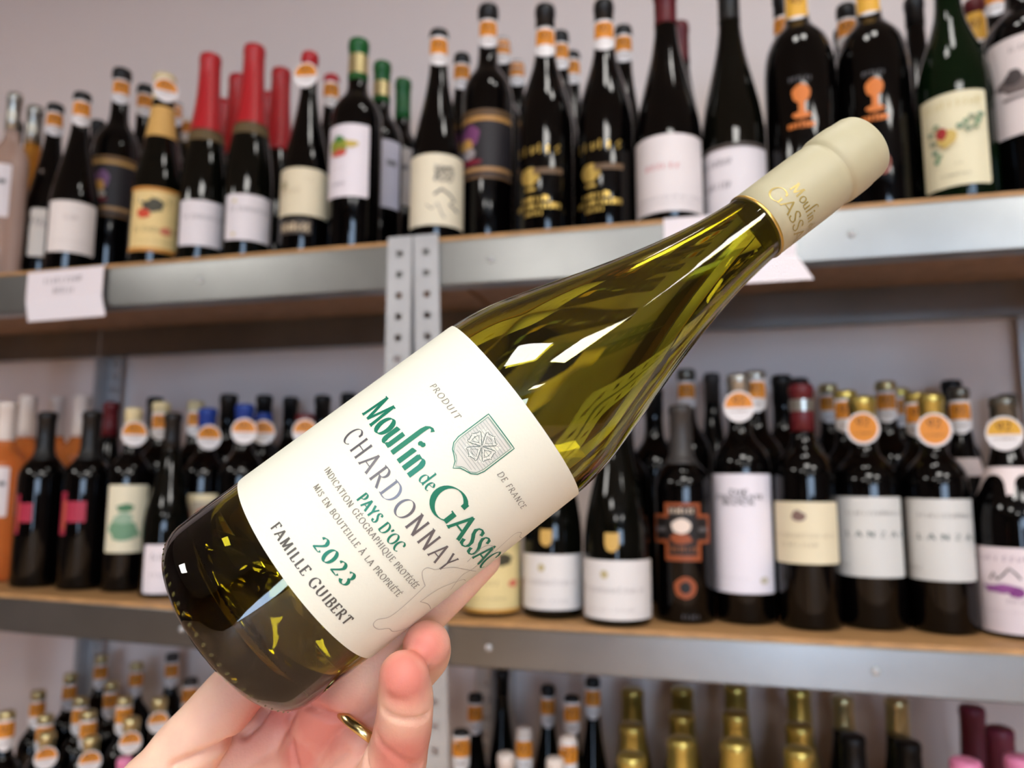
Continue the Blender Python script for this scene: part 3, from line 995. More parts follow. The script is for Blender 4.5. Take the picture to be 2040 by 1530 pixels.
top_behind(1965, 0, 1.13, 'burgundy', 'dark red capped bottle with gold tag, behind the green glass bottle on the right', 'darkred', 65, 'yellow')
top_behind(2008, -45, 1.16, 'burgundy', 'black bottle with orange and white tag, behind the country house label', 'black', 10)

# --- middle shelf, front row
def red_art():
    return [('r', (168, 40, 66), .30, .95, .30, .78), ('r', (150, 36, 60), .02, .30, .0, 1.0), ('r', (196, 96, 60), .16, .26, .12, .80)]


B('mid', (82, 1000), 820, 90, 1.045, 'bordeaux', 'tall black bottle with crimson patch label, left one of two', 'black', 'black', .72, labels=[dict(box=(33, 985, 66, 1064), art=red_art())])
B('mid', (172, 1000), 818, 90, 1.05, 'bordeaux', 'tall black bottle with crimson patch label, right one of two', 'black', 'black', .72, labels=[dict(box=(123, 980, 174, 1066), art=red_art())])
B('mid', (254, 1030), 812, 84, 1.06, 'bordeaux', 'cream-capped bottle with cream label bearing a green tree', 'black', 'cream', .80, 865, 'discw',
  labels=[plain((214, 966, 291, 1101), (226, 218, 190), GREY, (), (('b', (70, 120, 84), .46, .66, .20, .06, .3, 3), ('b', (110, 150, 118), .46, .32, .34, .17, .4, 4), ('b', (150, 176, 150), .42, .50, .2, .08, .4, 5)))], tagyaw=.15)
B('mid', (331, 1085), 822, 92, 1.035, 'burgundy', 'slim-necked dark bottle with low white label, left of the held bottle base', 'brown', 'black', .80, labels=[plain((287, 1085, 377, 1182), (232, 222, 226), GREY, ((.15, .55, .68, .14, 6), (.15, .7, .34, .1, 7)))])
B('mid', (405, 1000), 812, 92, 1.085, 'bordeaux', 'blue-capped bottle with round orange tag and cream picture label', 'black', 'blue', .80, 872, 'discw', push=40,
  labels=[plain((361, 984, 452, 1110), (230, 216, 176), (120, 100, 80), (), (('r', (176, 162, 140), .22, .78, .40, .88), ('b', (180, 90, 60), .42, .7, .1, .08, .3, 3)))], tagyaw=.2)
B('mid', (480, 1000), 804, 92, 1.095, 'bordeaux', 'blue-capped bottle with round orange tag, half hidden behind the held bottle', 'black', 'blue', .80, 860, 'discw', push=40)
B('mid', (980, 1150), 800, 114, 1.03, 'champagne', 'bottle with pale yellow illustrated label on the middle shelf', 'brown', 'cream', .86,
  labels=[plain((924, 1078, 1036, 1228), (232, 214, 156), (92, 80, 60), ((.0, .6, .38, .07, 9), (.2, .7, .18, .04, 12)), (('b', (70, 66, 50), .62, .74, .16, .08, .6, 3), ('b', (214, 72, 40), .40, .60, .10, .07, .3, 4), ('b', (214, 120, 96), .78, .40, .07, .05, .2, 5), ('r', (206, 150, 70), 0, 1, 0, .05)))])
for k, (bx, b, sh, yf) in enumerate(((1102, (1043, 1105, 1161, 1216), (1075, 1055, 1102, 1088), 1.035), (1230, (1165, 1117, 1300, 1236), (1203, 1062, 1236, 1100), 1.004))):
    B('mid', (bx, 1160), 790, 120 + 14 * k, yf, 'champagne', ('dark bottle with gold shield and white label, left one of two', 'dark bottle with gold shield and white label, right one of two')[k], 'brown', 'black', .86,
      labels=[plain(b, (228, 224, 222), (120, 112, 112), ((.05, .80, .45, .10, 12), (.2, .68, .14, .06, 9)), (('b', (190, 176, 130), .36, .76, .04, .07, .1, 2),)),
              dict(box=sh, art=[('r', (206, 166, 88), .08, .92, .45, 1.0), ('b', (206, 166, 88), .5, .46, .42, .46, .05, 3)])])
BR = (150, 74, 36)
B('mid', (1362, 1080), 806, 118, 1.05, 'bordeaux', 'black-capsuled dark bottle with brown cross-shaped emblem label', 'black', 'grey', .72,
  labels=[dict(box=(1308, 1002, 1412, 1118), art=[('r', BR, .24, .80, .0, 1.0), ('r', BR, .0, .98, .30, .80), ('r', (26, 20, 18), .30, .74, .10, .94), ('r', (26, 20, 18), .06, .92, .36, .74), ('s', (200, 180, 160), .32, .70, .82, .10, 7, .3, 3), ('b', (232, 214, 200), .5, .60, .15, .13, .1, 3), ('b', BR, .5, .38, .16, .10, .3, 4), ('s', (120, 70, 40), .3, .74, .16, .10, 8, .3, 6), ('r', (90, 86, 86), .06, .26, .50, .58), ('r', (90, 86, 86), .76, .92, .50, .58)]),
          dict(box=(1343, 1148, 1388, 1194), art=[('b', BR, .5, .5, .48, .48, .1, 3), ('b', (18, 14, 14), .5, .5, .24, .26, .1, 3)]),
          dict(box=(1355, 1222, 1400, 1236), art=[('s', (70, 66, 68), .1, .9, .1, .8, 5, .25, 3)])])
B('mid', (1481, 1060), 744, 118, 1.05, 'bordeaux', 'silver-capped bottle with tall white label printed with three dark lines', 'black', 'silver', .82, 812, 'discw',
  labels=[dict(box=(1420, 944, 1538, 1183), paper=(236, 230, 238), art=[('t', DK, 'THE', .36, .60, .83, .035, .26), ('t', DK, 'CHOCOLATE', .16, .80, .785, .036, .26), ('t', DK, 'BLOCK', .28, .68, .74, .036, .26), ('b', (196, 188, 170), .78, .11, .06, .03, .1, 3), ('s', (200, 192, 196), .1, .6, .12, .015, 12, .2, 2)])])
B('mid', (1608, 1060), 764, 120, 1.045, 'bordeaux', 'dark red capped bottle with silver band and cream label, middle shelf', 'black', 'darkred', .80, band=(.885, .935, 'silver'),
  labels=[plain((1546, 1000, 1668, 1124), (230, 218, 186), (150, 132, 104), ((.06, .9, .42, .08, 14), (.2, .66, .27, .08, 9)), (('b', (130, 104, 96), .44, .77, .08, .09, .3, 2),))])
LZ = lambda b: [dict(box=b, paper=(212, 211, 207), art=[('t', (64, 84, 86), 'L A N Z A G A', .26, 1.16, .50, .070, .2), ('s', (120, 118, 116), .28, .98, .77, .06, 14, .15, 3), ('s', (140, 138, 136), .10, .3, .12, .05, 5, .15, 5), ('l', (170, 168, 166), [(.3, .40), (.95, .40)], .008)])]
B('mid', (1731, 1070), 789, 134, 1.05, 'bordeaux', 'gold-capped bottle with round orange tag and white label, left one of two', 'black', 'gold', .82, 855, 'disc', labels=LZ((1664, 990, 1796, 1150)))
B('mid', (1872, 1075), 784, 136, 1.03, 'bordeaux', 'gold-capped bottle with round orange tag and white label, right one of two', 'black', 'gold', .82, 858, 'disc', labels=LZ((1806, 994, 1940, 1158)), tagyaw=.12)
PU = (150, 84, 150)
B('mid', (2022, 1110), 790, 164, 1.02, 'burgundy_full', 'large bottle with purple-printed white label and scalloped collar, right end of the middle shelf', 'black', 'darksilver', .85, 865, 'discy', '92', tagyaw=-.05,
  labels=[dict(box=(1938, 1092, 2104, 1275), paper=(230, 216, 220), art=[('s', (140, 120, 140), .08, .92, .84, .07, 12, .15, 3), ('b', PU, .42, .52, .20, .05, .5, 3), ('b', (130, 60, 130), .56, .48, .07, .06, .4, 5), ('l', DK, [(.30, .62), (.34, .70), (.38, .62), (.44, .68), (.5, .76), (.56, .70), (.6, .64)], .02), ('s', (150, 136, 146), .45, .8, .36, .04, 8, .2, 6), ('s', (200, 186, 190), .08, .92, .24, .03, 18, .2, 8)])],
  collar=(.585, .70, (232, 216, 214), .008))
# --- middle shelf, behind


def mid_behind(x, yt, Yg, kind, label, cap, tagy=None, style='half', **kw):
    d = dict(Q)
    d.update(kw)
    B('mid', (x, 960), yt, 90, Yg, kind, label, d.pop('glass', 'black'), cap, d.pop('capf', .86), tagy, style, **d)


mid_behind(4, 800, 1.07, 'bordeaux', 'orange rose wine bottle with pale label, leftmost in view on the middle shelf', 'white', glass='rose', capf=.78, labels=[plain((-12, 930, 16, 1030), (232, 222, 222))])
mid_behind(44, 788, 1.17, 'bordeaux', 'orange rose wine bottle with white cap, behind the left crimson patch bottle', 'white', glass='rose', capf=.76)
mid_behind(102, 788, 1.20, 'bordeaux', 'orange rose wine bottle with white cap, behind the gap of the crimson patch pair', 'white', glass='rose', capf=.76)
mid_behind(152, 786, 1.20, 'bordeaux', 'orange rose wine bottle with white cap, behind the right crimson patch bottle', 'white', glass='rose', capf=.76)
mid_behind(212, 800, 1.17, 'burgundy', 'dark reddish bottle behind, left of the green tree label', 'darkred', capf=.8)
mid_behind(313, 800, 1.16, 'bordeaux', 'cream-capped tagged bottle behind the slim-necked bottle, on its left', 'cream', 850)
mid_behind(383, 798, 1.16, 'bordeaux', 'cream-capped tagged bottle behind, left of the first blue cap', 'cream', 845)
mid_behind(448, 784, 1.18, 'bordeaux', 'dark-capped bottle behind and between the two blue caps', 'black')
mid_behind(520, 822, 1.10, 'bordeaux', 'blue-capped tagged bottle, third of the blue caps, close to the held bottle', 'blue', 862, 'discw')
mid_behind(300, 790, 1.28, 'bordeaux', 'dark-capped bottle in the back row above the slim-necked bottle', 'black')
mid_behind(520, 786, 1.28, 'bordeaux', 'dark-capped back row bottle, first left of the held label', 'black')
mid_behind(573, 790, 1.28, 'bordeaux', 'dark-capped back row bottle, second left of the held label', 'black')
mid_behind(638, 786, 1.28, 'bordeaux', 'dark-capped back row bottle beside the held label edge', 'black')
mid_behind(690, 782, 1.28, 'bordeaux', 'dark-capped back row bottle half hidden behind the held label edge', 'black')
mid_behind(562, 818, 1.16, 'bordeaux', 'tagged dark bottle beside the third blue cap', 'black', 838)
mid_behind(604, 824, 1.12, 'bordeaux', 'tagged red-banded bottle nearest the held label edge', 'darkred', 850, 'discw')
mid_behind(1245, 800, 1.14, 'bordeaux', 'black bottle behind the right gold shield bottle', 'black')
mid_behind(1305, 770, 1.19, 'bordeaux', 'black bottle behind, between gold shield and brown cross bottles', 'black')
mid_behind(1372, 734, 1.18, 'bordeaux', 'silver-capped tagged bottle behind the brown cross emblem bottle', 'darksilver', 790)
mid_behind(1424, 742, 1.27, 'burgundy', 'dim brown-capped bottle in the back row left of the silver cap', 'grey')
mid_behind(1512, 738, 1.16, 'bordeaux', 'silver-capped tagged bottle directly behind the three-line white label', 'silver', 790)
mid_behind(1565, 746, 1.20, 'bordeaux', 'black-capped bottle behind, left of the silver-banded red cap', 'black')
mid_behind(1600, 752, 1.29, 'bordeaux', 'black-capped bottle behind the silver-banded red cap', 'black')
mid_behind(1655, 764, 1.21, 'bordeaux', 'gold-capped tagged bottle third row behind the left gold cap', 'palegold', 815)
mid_behind(1692, 777, 1.15, 'bordeaux', 'gold-capped tagged bottle second row behind the left gold cap', 'gold', 830)
mid_behind(1775, 758, 1.28, 'bordeaux', 'gold-capped tagged bottle fourth row behind the right gold cap', 'palegold', 812)
mid_behind(1802, 772, 1.21, 'bordeaux', 'gold-capped tagged bottle third row behind the right gold cap', 'gold', 822)
mid_behind(1836, 781, 1.14, 'bordeaux', 'gold-capped tagged bottle second row behind the right gold cap', 'gold', 838)
mid_behind(1872, 756, 1.30, 'bordeaux', 'black-capped bottle in the back row above the right gold cap', 'black')
mid_behind(1922, 772, 1.22, 'burgundy', 'dark silver capped bottle with score tag, third row at the right end', 'darksilver', 832, collar=(.60, .68, (214, 196, 190)))
mid_behind(1966, 784, 1.14, 'burgundy', 'dark silver capped bottle with score tag, second row at the right end', 'darksilver', 845, collar=(.60, .68, (214, 196, 190)))

# --- bottom shelf
S_ = dict(solve=True, r=.033, seg=18)


def bot(x, yt, Yg, kind, label, cap, tagy=None, style='half', **kw):
    d = dict(S_)
    d.update(kw)
    B('bot', (x, 1500), yt, 80, Yg, kind, label, d.pop('glass', 'black'), cap, d.pop('capf', .84), tagy, style, **d)


lg = 'small gold-capped black bottle with orange and white tag, '
LOWL = [(92, 1458, 1.04, 'nearest the left of the frame bottom'), (180, 1466, 1.05, 'front row, right of the nearest one'), (258, 1428, 1.06, 'front row beside the thumb'), (8, 1415, 1.05, 'cut by the left frame edge'),
        (86, 1423, 1.12, 'second row on the left'), (172, 1415, 1.13, 'second row in the middle'), (242, 1386, 1.14, 'second row on the right'), (312, 1388, 1.10, 'right end of second row'),
        (68, 1374, 1.2, 'third row, leftmost'), (154, 1387, 1.19, 'third row, in the middle'), (214, 1356, 1.21, 'third row, right of the middle'), (130, 1340, 1.28, 'fourth row, against the pale wall patch')]
for x, yt, Yg, s in LOWL:
    bot(x, yt, Yg, 'bordeaux', lg + s, 'palegold', yt + 46, 'discw' if x in (92, 180, 258, 312) else 'half', r=.031)
for x, yt, Yg, s in ((190, 1304, 1.31, 'dim gold-capped tagged bottle at the back, left of the dark post'), (262, 1318, 1.28, 'dim gold-capped tagged bottle before the dark back post'), (318, 1300, 1.33, 'dim bottle at the back right of the dark post'), (372, 1350, 1.22, 'dim dark bottle behind the thumb')):
    bot(x, yt, Yg, 'bordeaux', s, 'grey' if x > 300 else 'palegold', yt + 42, r=.032)
bot(250, 1508, 1.01, 'bordeaux', 'pink-capped bottle low beside the hand', 'pink', r=.028)
for x, yt, Yg, cap, tg, s in ((946, 1380, 1.25, 'black', 1428, 'black-capped tagged bottle at the back, beside the front post'), (1000, 1332, 1.3, 'black', None, 'tall black bottle in the back row, right of the front post'), (1092, 1364, 1.3, 'black', 1415, 'black-capped tagged bottle at the back, left of the gap'),
                              (1182, 1348, 1.28, 'black', 1398, 'black-capped tagged bottle at the back, left of the gold foils'), (1140, 1384, 1.2, 'black', 1428, 'black-capped bottle with a slim tag, middle of the dark group'), (918, 1452, 1.08, 'black', 1490, 'tagged bottle half hidden by the front post'),
                              (1044, 1446, 1.14, 'white', 1500, 'white-capped bottle with orange and white tag, low centre'), (1008, 1498, 1.03, 'white', None, 'white-capped bottle low beside the tagged one'), (1106, 1508, 1.02, 'white', None, 'white-capped bottle lowest in the dark group'), (1132, 1464, 1.10, 'white', 1500, 'pale-capped bottle with orange and white tag, right of the low centre')):
    bot(x, yt, Yg, 'burgundy', s, cap, tg, capf=.88)
gf = dict(kind='champagne', cap='gold', capf=.60, name='sparkling_wine_bottle', glass='brown', r=.042)
for k, (x, ys) in enumerate(((1258, ((1500, 1.02), (1440, 1.14), (1370, 1.3))), (1358, ((1468, 1.04), (1420, 1.16), (1368, 1.32))), (1466, ((1472, 1.03), (1416, 1.15), (1362, 1.32))), (1592, ((1488, 1.03), (1440, 1.15), (1368, 1.32))))):
    for j, (yt, Yg) in enumerate(ys):
        c = ('first', 'second', 'third', 'fourth')[k]
        rw = ('front', 'middle', 'back')[j]
        bot(x + j * 2, yt, Yg, label='gold-foiled sparkling bottle, %s of the %s column from the left' % (rw, c), **gf)
for x, yt, Yg, cap, s in ((1672, 1384, 1.3, 'palegold', 'dim pale-capped bottle in the back row right of the gold foils'), (1700, 1462, 1.16, 'black', 'dark bottle right of the last gold foil column'), (1792, 1388, 1.3, 'palegold', 'dim gold-capped bottle farther right in the back row'), (1810, 1474, 1.14, 'black', 'dark bottle below the bare stretch of the middle beam')):
    bot(x, yt, Yg, 'champagne', s, cap, r=.038)
for x, yt, Yg, cap, s in ((1942, 1404, 1.26, 'darkpink', 'dark pink capped bottle at the back, right end of the bottom shelf'), (1994, 1446, 1.16, 'darkpink', 'dark pink capped bottle nearer, right end of the bottom shelf'), (1922, 1510, 1.02, 'pink', 'bright pink capped bottle low at the right end'), (2030, 1504, 1.03, 'pink', 'pink capped bottle cut by the right frame edge')):
    bot(x, yt, Yg, 'champagne', s, cap, capf=.66, r=.038)

# ------------------------------------------------------------------ the held bottle
A_ = Vector((.74957, .25899, .60876)).normalized()
N_ = Vector((.33803, -.94063, -.01605))
N_ = (N_ - A_ * N_.dot(A_)).normalized()
T_ = A_.cross(N_)
B0 = Vector((-.17265, .2510, -.05485 + CZ))
held = empty('wine_bottle')
held.matrix_world = Matrix(((T_.x, -N_.x, A_.x, B0.x), (T_.y, -N_.y, A_.y, B0.y), (T_.z, -N_.z, A_.z, B0.z), (0, 0, 0, 1)))
tag(held, 'olive-green glass white wine bottle held tilted in the hand, cream label and cream capsule', 'bottle')
ctl = [(0, .0335), (.0015, .0362), (.004, .0385), (.0075, .0400), (.012, .0405), (.03, .0405), (.06, .0405), (.09, .0405), (.12, .0405), (.133, .0404), (.141, .0398), (.150, .0384), (.160, .0358), (.1745, .0317), (.19, .0272), (.2, .0245), (.21, .0220), (.222, .0193), (.2375, .0165), (.25, .0150), (.2600, .0143), (.28, .0141), (.295, .0141)]


def hermite(P, n):
    out = []
    m = [(P[min(i + 1, len(P) - 1)][1] - P[max(i - 1, 0)][1]) / (P[min(i + 1, len(P) - 1)][0] - P[max(i - 1, 0)][0]) for i in range(len(P))]
    for i in range(len(P) - 1):
        h = P[i + 1][0] - P[i][0]
        for k in range(n):
            t = k / n
            y = (2 * t ** 3 - 3 * t * t + 1) * P[i][1] + (t ** 3 - 2 * t * t + t) * h * m[i] + (-2 * t ** 3 + 3 * t * t) * P[i + 1][1] + (t ** 3 - t * t) * h * m[i + 1]
            out.append((P[i][0] + h * t, y))
    out.append(P[-1])
    return out


M_HGLASS = mat('olive_wine_bottle_glass', (255, 255, 255), .0, trans=1., ior=1.5)
nt = M_HGLASS.node_tree
va = nt.nodes.new('ShaderNodeVolumeAbsorption')
va.inputs['Color'].default_value = (.775, .745, .02, 1)
va.inputs['Density'].default_value = 570
nt.links.new(va.outputs['Volume'], nt.nodes['Material Output'].inputs['Volume'])
hp = hermite(ctl, 4)
outer = [(.0005, .024), (.006, .0232), (.012, .0200), (.018, .0140), (.023, .0068), (.027, .0020), (.0300, .0003), (.0325, 0)] + [(r_, s_) for s_, r_ in hp]
cav = [(s_, r_ - .0030 - .0008 * max(0, (s_ - .2) / .06)) for s_, r_ in hp if s_ > .024]
floor_ = [(.0005, .0330), (.007, .0320), (.014, .0280), (.020, .0215), (.025, .0155), (.029, .0130), (.0325, .0135), (.0352, .0160), (.0368, .0200)]
inner = floor_ + [(r_, s_) for s_, r_ in cav]
MB().lathe(outer + list(reversed(inner)), 128).build('glass_body', M_HGLASS, held, True)
M_WINE = mat('white_wine', (255, 255, 255), .0, trans=1., ior=1.34)
nt = M_WINE.node_tree
va = nt.nodes.new('ShaderNodeVolumeAbsorption')
va.inputs['Color'].default_value = (.9, .86, .4, 1)
va.inputs['Density'].default_value = 9
nt.links.new(va.outputs['Volume'], nt.nodes['Material Output'].inputs['Volume'])
wp = [(max(.0004, r_ - .00012), s_ + (.00012 if i_ < 6 else 0)) for i_, (r_, s_) in enumerate(inner) if s_ < .262]
MB().lathe(wp, 128).build('wine', M_WINE, held, True)
# stippled dots round the foot
st = MB()
for k in range(60):
    a = 2 * math.pi * k / 60
    c = Vector((.0381 * math.sin(a), -.0381 * math.cos(a), .0040))
    d = Vector((math.sin(a), -math.cos(a), -.9)).normalized()
    e1 = Vector((math.cos(a), math.sin(a), 0))
    e2 = d.cross(e1)
    vs = [c + d * .0007]
    for j in range(8):
        q = 2 * math.pi * j / 8
        vs.append(c + e1 * .0008 * math.cos(q) + e2 * .0013 * math.sin(q) - d * .0002)
    st.add(vs, [(0, 1 + j, 1 + (j + 1) % 8) for j in range(8)])
tag(st.build('foot_stipple', mat('stipple_glass', (120, 116, 70), .05, trans=.5), held, True), kind='stuff')

M_LABEL = mat('cream_label_paper', (231, 230, 214), .6, bump=.12, bscale=900)
RL = .04085


def label_mesh(a0, a1, s0, s1, rd, nu=72, RL=RL):
    mb = MB()
    rows = []
    for i in range(9):
        q = math.radians(90 * i / 8)
        rows.append((rd * (1 - math.sin(q)), s0 + rd * (1 - math.cos(q))))
    for i in range(1, 8):
        rows.append((0, s0 + rd + (s1 - s0 - 2 * rd) * i / 8))
    for i in range(9):
        q = math.radians(90 * (8 - i) / 8)
        rows.append((rd * (1 - math.sin(q)), s1 - rd * (1 - math.cos(q))))
    fn = cylfn(RL)
    u0, u1 = RL * a0, RL * a1
    vs, fs = [], []
    for e, v in rows:
        for i in range(nu + 1):
            vs.append(fn(u0 + e + (u1 - u0 - 2 * e) * i / nu, v))
    for j in range(len(rows) - 1):
        for i in range(nu):
            k = j * (nu + 1) + i
            fs.append((k, k + 1, k + nu + 2, k + nu + 1))
    return mb.add(vs, fs)


DG = math.radians
lab = label_mesh(DG(-82), DG(96), .0362, .1325, .005).build('label', M_LABEL, held, True)
so = lab.modifiers.new('thick', 'SOLIDIFY')
so.thickness = .00022
so.offset = -1
bl = label_mesh(DG(106), DG(252), .016, .1300, .004, 48).build('back_label', M_LABEL, held, True)
so = bl.modifiers.new('thick', 'SOLIDIFY')
so.thickness = .00022
so.offset = -1
M_INSHADE = mat('label_glue_side', (44, 42, 33), .7)  # dark sheets added as painted shade inside the labels, seen through glass
label_mesh(DG(-81.5), DG(95.5), .0366, .1321, .005, 72, .04058).build('label_backing', M_INSHADE, lab, True)
label_mesh(DG(106.5), DG(251.5), .0164, .1296, .004, 48, .04058).build('label_backing', M_INSHADE, bl, True)
RT = RL + .00016
FN = cylfn(RT)
M_GREENINK = mat('green_ink', (28, 122, 96), .4, .15)
M_GREYFOIL = mat('grey_foil', (112, 110, 114), .35, .45)
M_SMALL = mat('small_brown_ink', (128, 122, 110), .55)
M_DARK = mat('dark_ink', (86, 82, 76), .5)
uu = lambda deg: RT * DG(deg)


def line(name, m, t, d0, d1, s, h, wt, gap, hair=.22, slant=0., serif=.09):
    mb = MB()
    text(mb, t, uu(d0), uu(d1), s, h, FN, wt, gap, hair, slant, serif)
    return mb.build(name, m, lab)


mb = MB()
text(mb, 'M', uu(-50), uu(-36.5), .0866, .0104, FN, .15, .05, .14)
text(mb, 'oulin', uu(-36), uu(-3.5), .0872, .0112, FN, .21, .09, .14)
text(mb, 'de', uu(-1.5), uu(6.5), .0890, .0055, FN, .15, .06, .2)
text(mb, 'G', uu(7.5), uu(25), .0866, .0112, FN, .17, .0, .14)
text(mb, 'ASSAC', uu(25), uu(73), .0872, .0086, FN, .19, .03, .14)
mb.build('lettering', M_GREENINK, lab)
line('lettering', M_GREYFOIL, 'CHARDONNAY', -43, 46, .0764, .0069, .15, .26, .16)
line('lettering', M_GREENINK, "PAYS D'OC", -11, 20, .0691, .0039, .23, .16, .2)
line('small_print', M_SMALL, 'INDICATION GÉOGRAPHIQUE PROTÉGÉE', -33, 43, .0657, .0021, .18, .20, .35)
line('small_print', M_SMALL, 'MIS EN BOUTEILLE À LA PROPRIÉTÉ', -29, 40, .0598, .0021, .18, .20, .35)
line('lettering', M_GREENINK, '2023', -6.5, 18, .0494, .0050, .25, .22, .16)
line('lettering', M_DARK, 'FAMILLE GUIBERT', -25, 34, .0414, .0035, .22, .20, .2)
line('small_print', M_SMALL, 'PRODUIT', -36, -13, .1108, .0021, .15, .26, .4, .18)
line('small_print', M_SMALL, 'DE FRANCE', 19.5, 45, .1108, .0021, .15, .24, .4, .18)
# crest: shield outline, hatching, cross with a split arm ends
cx, cy = uu(4.4), .0


def sh_pts(g):
    w_ = .0073 - g
    t_ = .1206 - g
    p = [(cx - w_, t_), (cx + w_, t_), (cx + w_, .1080)]
    p += [(cx + w_ - .0006, .1056), (cx + w_ - .0022, .1039), (cx + .0030, .1030 + g), (cx + .0014, .1022 + g), (cx, .1003 + g * 1.4)]
    p += [(2 * cx - a, b) for a, b in reversed(p[2:-1])] + [(cx - w_, t_)]
    return subdiv(p, .0012)


gm_, hm_, cm_ = MB(), MB(), MB()
ribbon(gm_, sh_pts(0), lambda a, b: .00017, FN)
ribbon(gm_, sh_pts(.0007), lambda a, b: .00008, FN)
gm_.build('crest_outline', M_GREENINK, lab)
fill = MB()
sp = sh_pts(.0009)
FH = cylfn(RT - .00006)
vs = [FH(cx, .112)] + [FH(*p) for p in sp[:-1]]
fill.add(vs, [(0, 1 + i, 1 + (i + 1) % (len(sp) - 1)) for i in range(len(sp) - 1)])
fill.build('crest_field', mat('crest_field_ink', (212, 210, 200), .5), lab)
for i in range(15):
    v = .1196 - i * .00105
    half = .0064 if v > .1075 else .0064 - (.1075 - v) * .85
    ribbon(hm_, subdiv([(cx - half, v), (cx + half, v)], .001), lambda a, b: .00010, FN)
hm_.build('crest_hatching', mat('hatch_ink', (176, 180, 172), .5), lab)
cc = (cx, .1122)
em = MB()
FE = cylfn(RT + .0001)
wcross = MB()
for k in range(4):
    q = math.radians(90 * k)

    def rot(x, y):
        return (cc[0] + (x * math.cos(q) - y * math.sin(q)) * .0063, cc[1] + (x * math.sin(q) + y * math.cos(q)) * .0063)
    armo = [(.06, .03), (.34, .24), (.62, .42), (.74, .40), (.70, .30), (.80, .06), (.90, 0), (.80, -.06), (.70, -.30), (.74, -.40), (.62, -.42), (.34, -.24), (.06, -.03)]
    armi = [(.24, 0), (.56, .26), (.62, .0), (.56, -.26), (.24, 0)]
    ribbon(wcross, [rot(.1, 0), rot(.38, .14), rot(.62, .34)], lambda a, b: .00042, FN)
    ribbon(wcross, [rot(.1, 0), rot(.38, -.14), rot(.62, -.34)], lambda a, b: .00042, FN)
    ribbon(wcross, [rot(.66, .36), rot(.72, 0), rot(.66, -.36)], lambda a, b: .00038, FN)
    for bp in ((.72, .42), (.86, 0), (.72, -.42)):
        blob(wcross, *rot(*bp), .00055, .00055, FN, 10)
        ring = [(rot(*bp)[0] + .00055 * math.cos(2 * math.pi * i / 10), rot(*bp)[1] + .00055 * math.sin(2 * math.pi * i / 10)) for i in range(11)]
    ribbon(em, [rot(*p) for p in armo], lambda a, b: .00010, FE)
    ribbon(em, [rot(*p) for p in armi], lambda a, b: .00010, FE)
wcross.build('crest_cross', mat('cross_relief', (226, 224, 212), .5), lab)
em.build('crest_cross_outline', mat('cross_ink', (70, 96, 82), .5), lab)
# faint figure drawn in one line at the lower right of the label
fig = MB()


def fp(pts):
    ribbon(fig, smooth2([(uu(a), b) for a, b in pts]), lambda a, b: .00013, FN)


def smooth2(p, n=8):
    out = []
    for i in range(len(p) - 1):
        p0, p1, p2, p3 = p[max(i - 1, 0)], p[i], p[i + 1], p[min(i + 2, len(p) - 1)]
        for k in range(n):
            t = k / n
            out.append(tuple(.5 * (2 * p1[j] + (-p0[j] + p2[j]) * t + (2 * p0[j] - 5 * p1[j] + 4 * p2[j] - p3[j]) * t * t + (-p0[j] + 3 * p1[j] - 3 * p2[j] + p3[j]) * t ** 3) for j in (0, 1)))
    out.append(p[-1])
    return out


fp([(41, .0750), (37, .0735), (37, .0715), (41, .0700), (46, .0690)])
fp([(46, .0690), (48, .0600), (48, .0535), (44, .0500), (45, .0478), (50, .0476), (56, .0500), (62, .0500), (72, .0530)])
fp([(41, .0750), (48, .0800), (58, .0830), (68, .0850)])
fp([(52, .0850), (50, .0915), (54, .0950), (60, .0940), (62, .0900), (62, .0850), (60, .0800), (66, .0740)])
fp([(62, .0945), (60, .1010), (60, .1045), (64, .1062), (68, .1050), (74, .1055)])
fp([(54, .0640), (56, .0720), (64, .0790), (70, .0800)])
fp([(54, .0640), (62, .0650), (72, .0640)])
fig.build('line_drawing', mat('faint_line_ink', (182, 176, 164), .6), lab)

# capsule
M_CAPS = mat('cream_capsule', (182, 174, 143), .48, bump=.05, bscale=300)
cs = [(.0146, .2590), (.0150, .2592), (.0150, .268), (.01505, .28), (.0150, .290), (.0148, .2950), (.01462, .2968), (.01440, .2980), (.0147, .2988), (.0152, .2996), (.0155, .3010), (.01555, .3040), (.0155, .3090), (.0153, .3112), (.0150, .3128), (.0149, .3150), (.0147, .3178), (.0141, .3196), (.0130, .3205), (.0110, .3208), (.0060, .3209), (.0008, .3209)]
caps = MB().lathe(cs, 96).build('capsule', M_CAPS, held, True)
MB().lathe([(.01462, .2592), (.01462, .2596), (.01460, .2965)], 64, False, False).build('capsule_liner', mat('liner_foil', (6, 5, 4), .6), caps, True)  # black tube added inside the capsule to darken the neck glass
gb = MB().lathe([(.01503, .2588), (.01514, .2590), (.01514, .2598), (.01503, .2600)], 96, False, False).build('gold_band', mat('band_gold', (206, 166, 84), .3, .7), caps, True)
M_CAPG = mat('capsule_gold_print', (176, 154, 90), .35, .45)
cf = cylfn(.01518)
mb = MB()
u_ = lambda deg: .01518 * DG(deg)
text(mb, 'M', u_(-17), u_(3), .2728, .0046, cf, .16, .05, .3)
text(mb, 'oulin', u_(5), u_(50), .2730, .0046, cf, .16, .05, .3)
text(mb, 'de', u_(54), u_(70), .2734, .0032, cf, .16, .05, .3)
text(mb, 'G', u_(-34), u_(-6), .2645, .0066, cf, .12, .04, .3)
text(mb, 'ASSAC', u_(-6), u_(92), .2652, .0054, cf, .13, .04, .3)
mb.build('lettering', M_CAPG, caps)

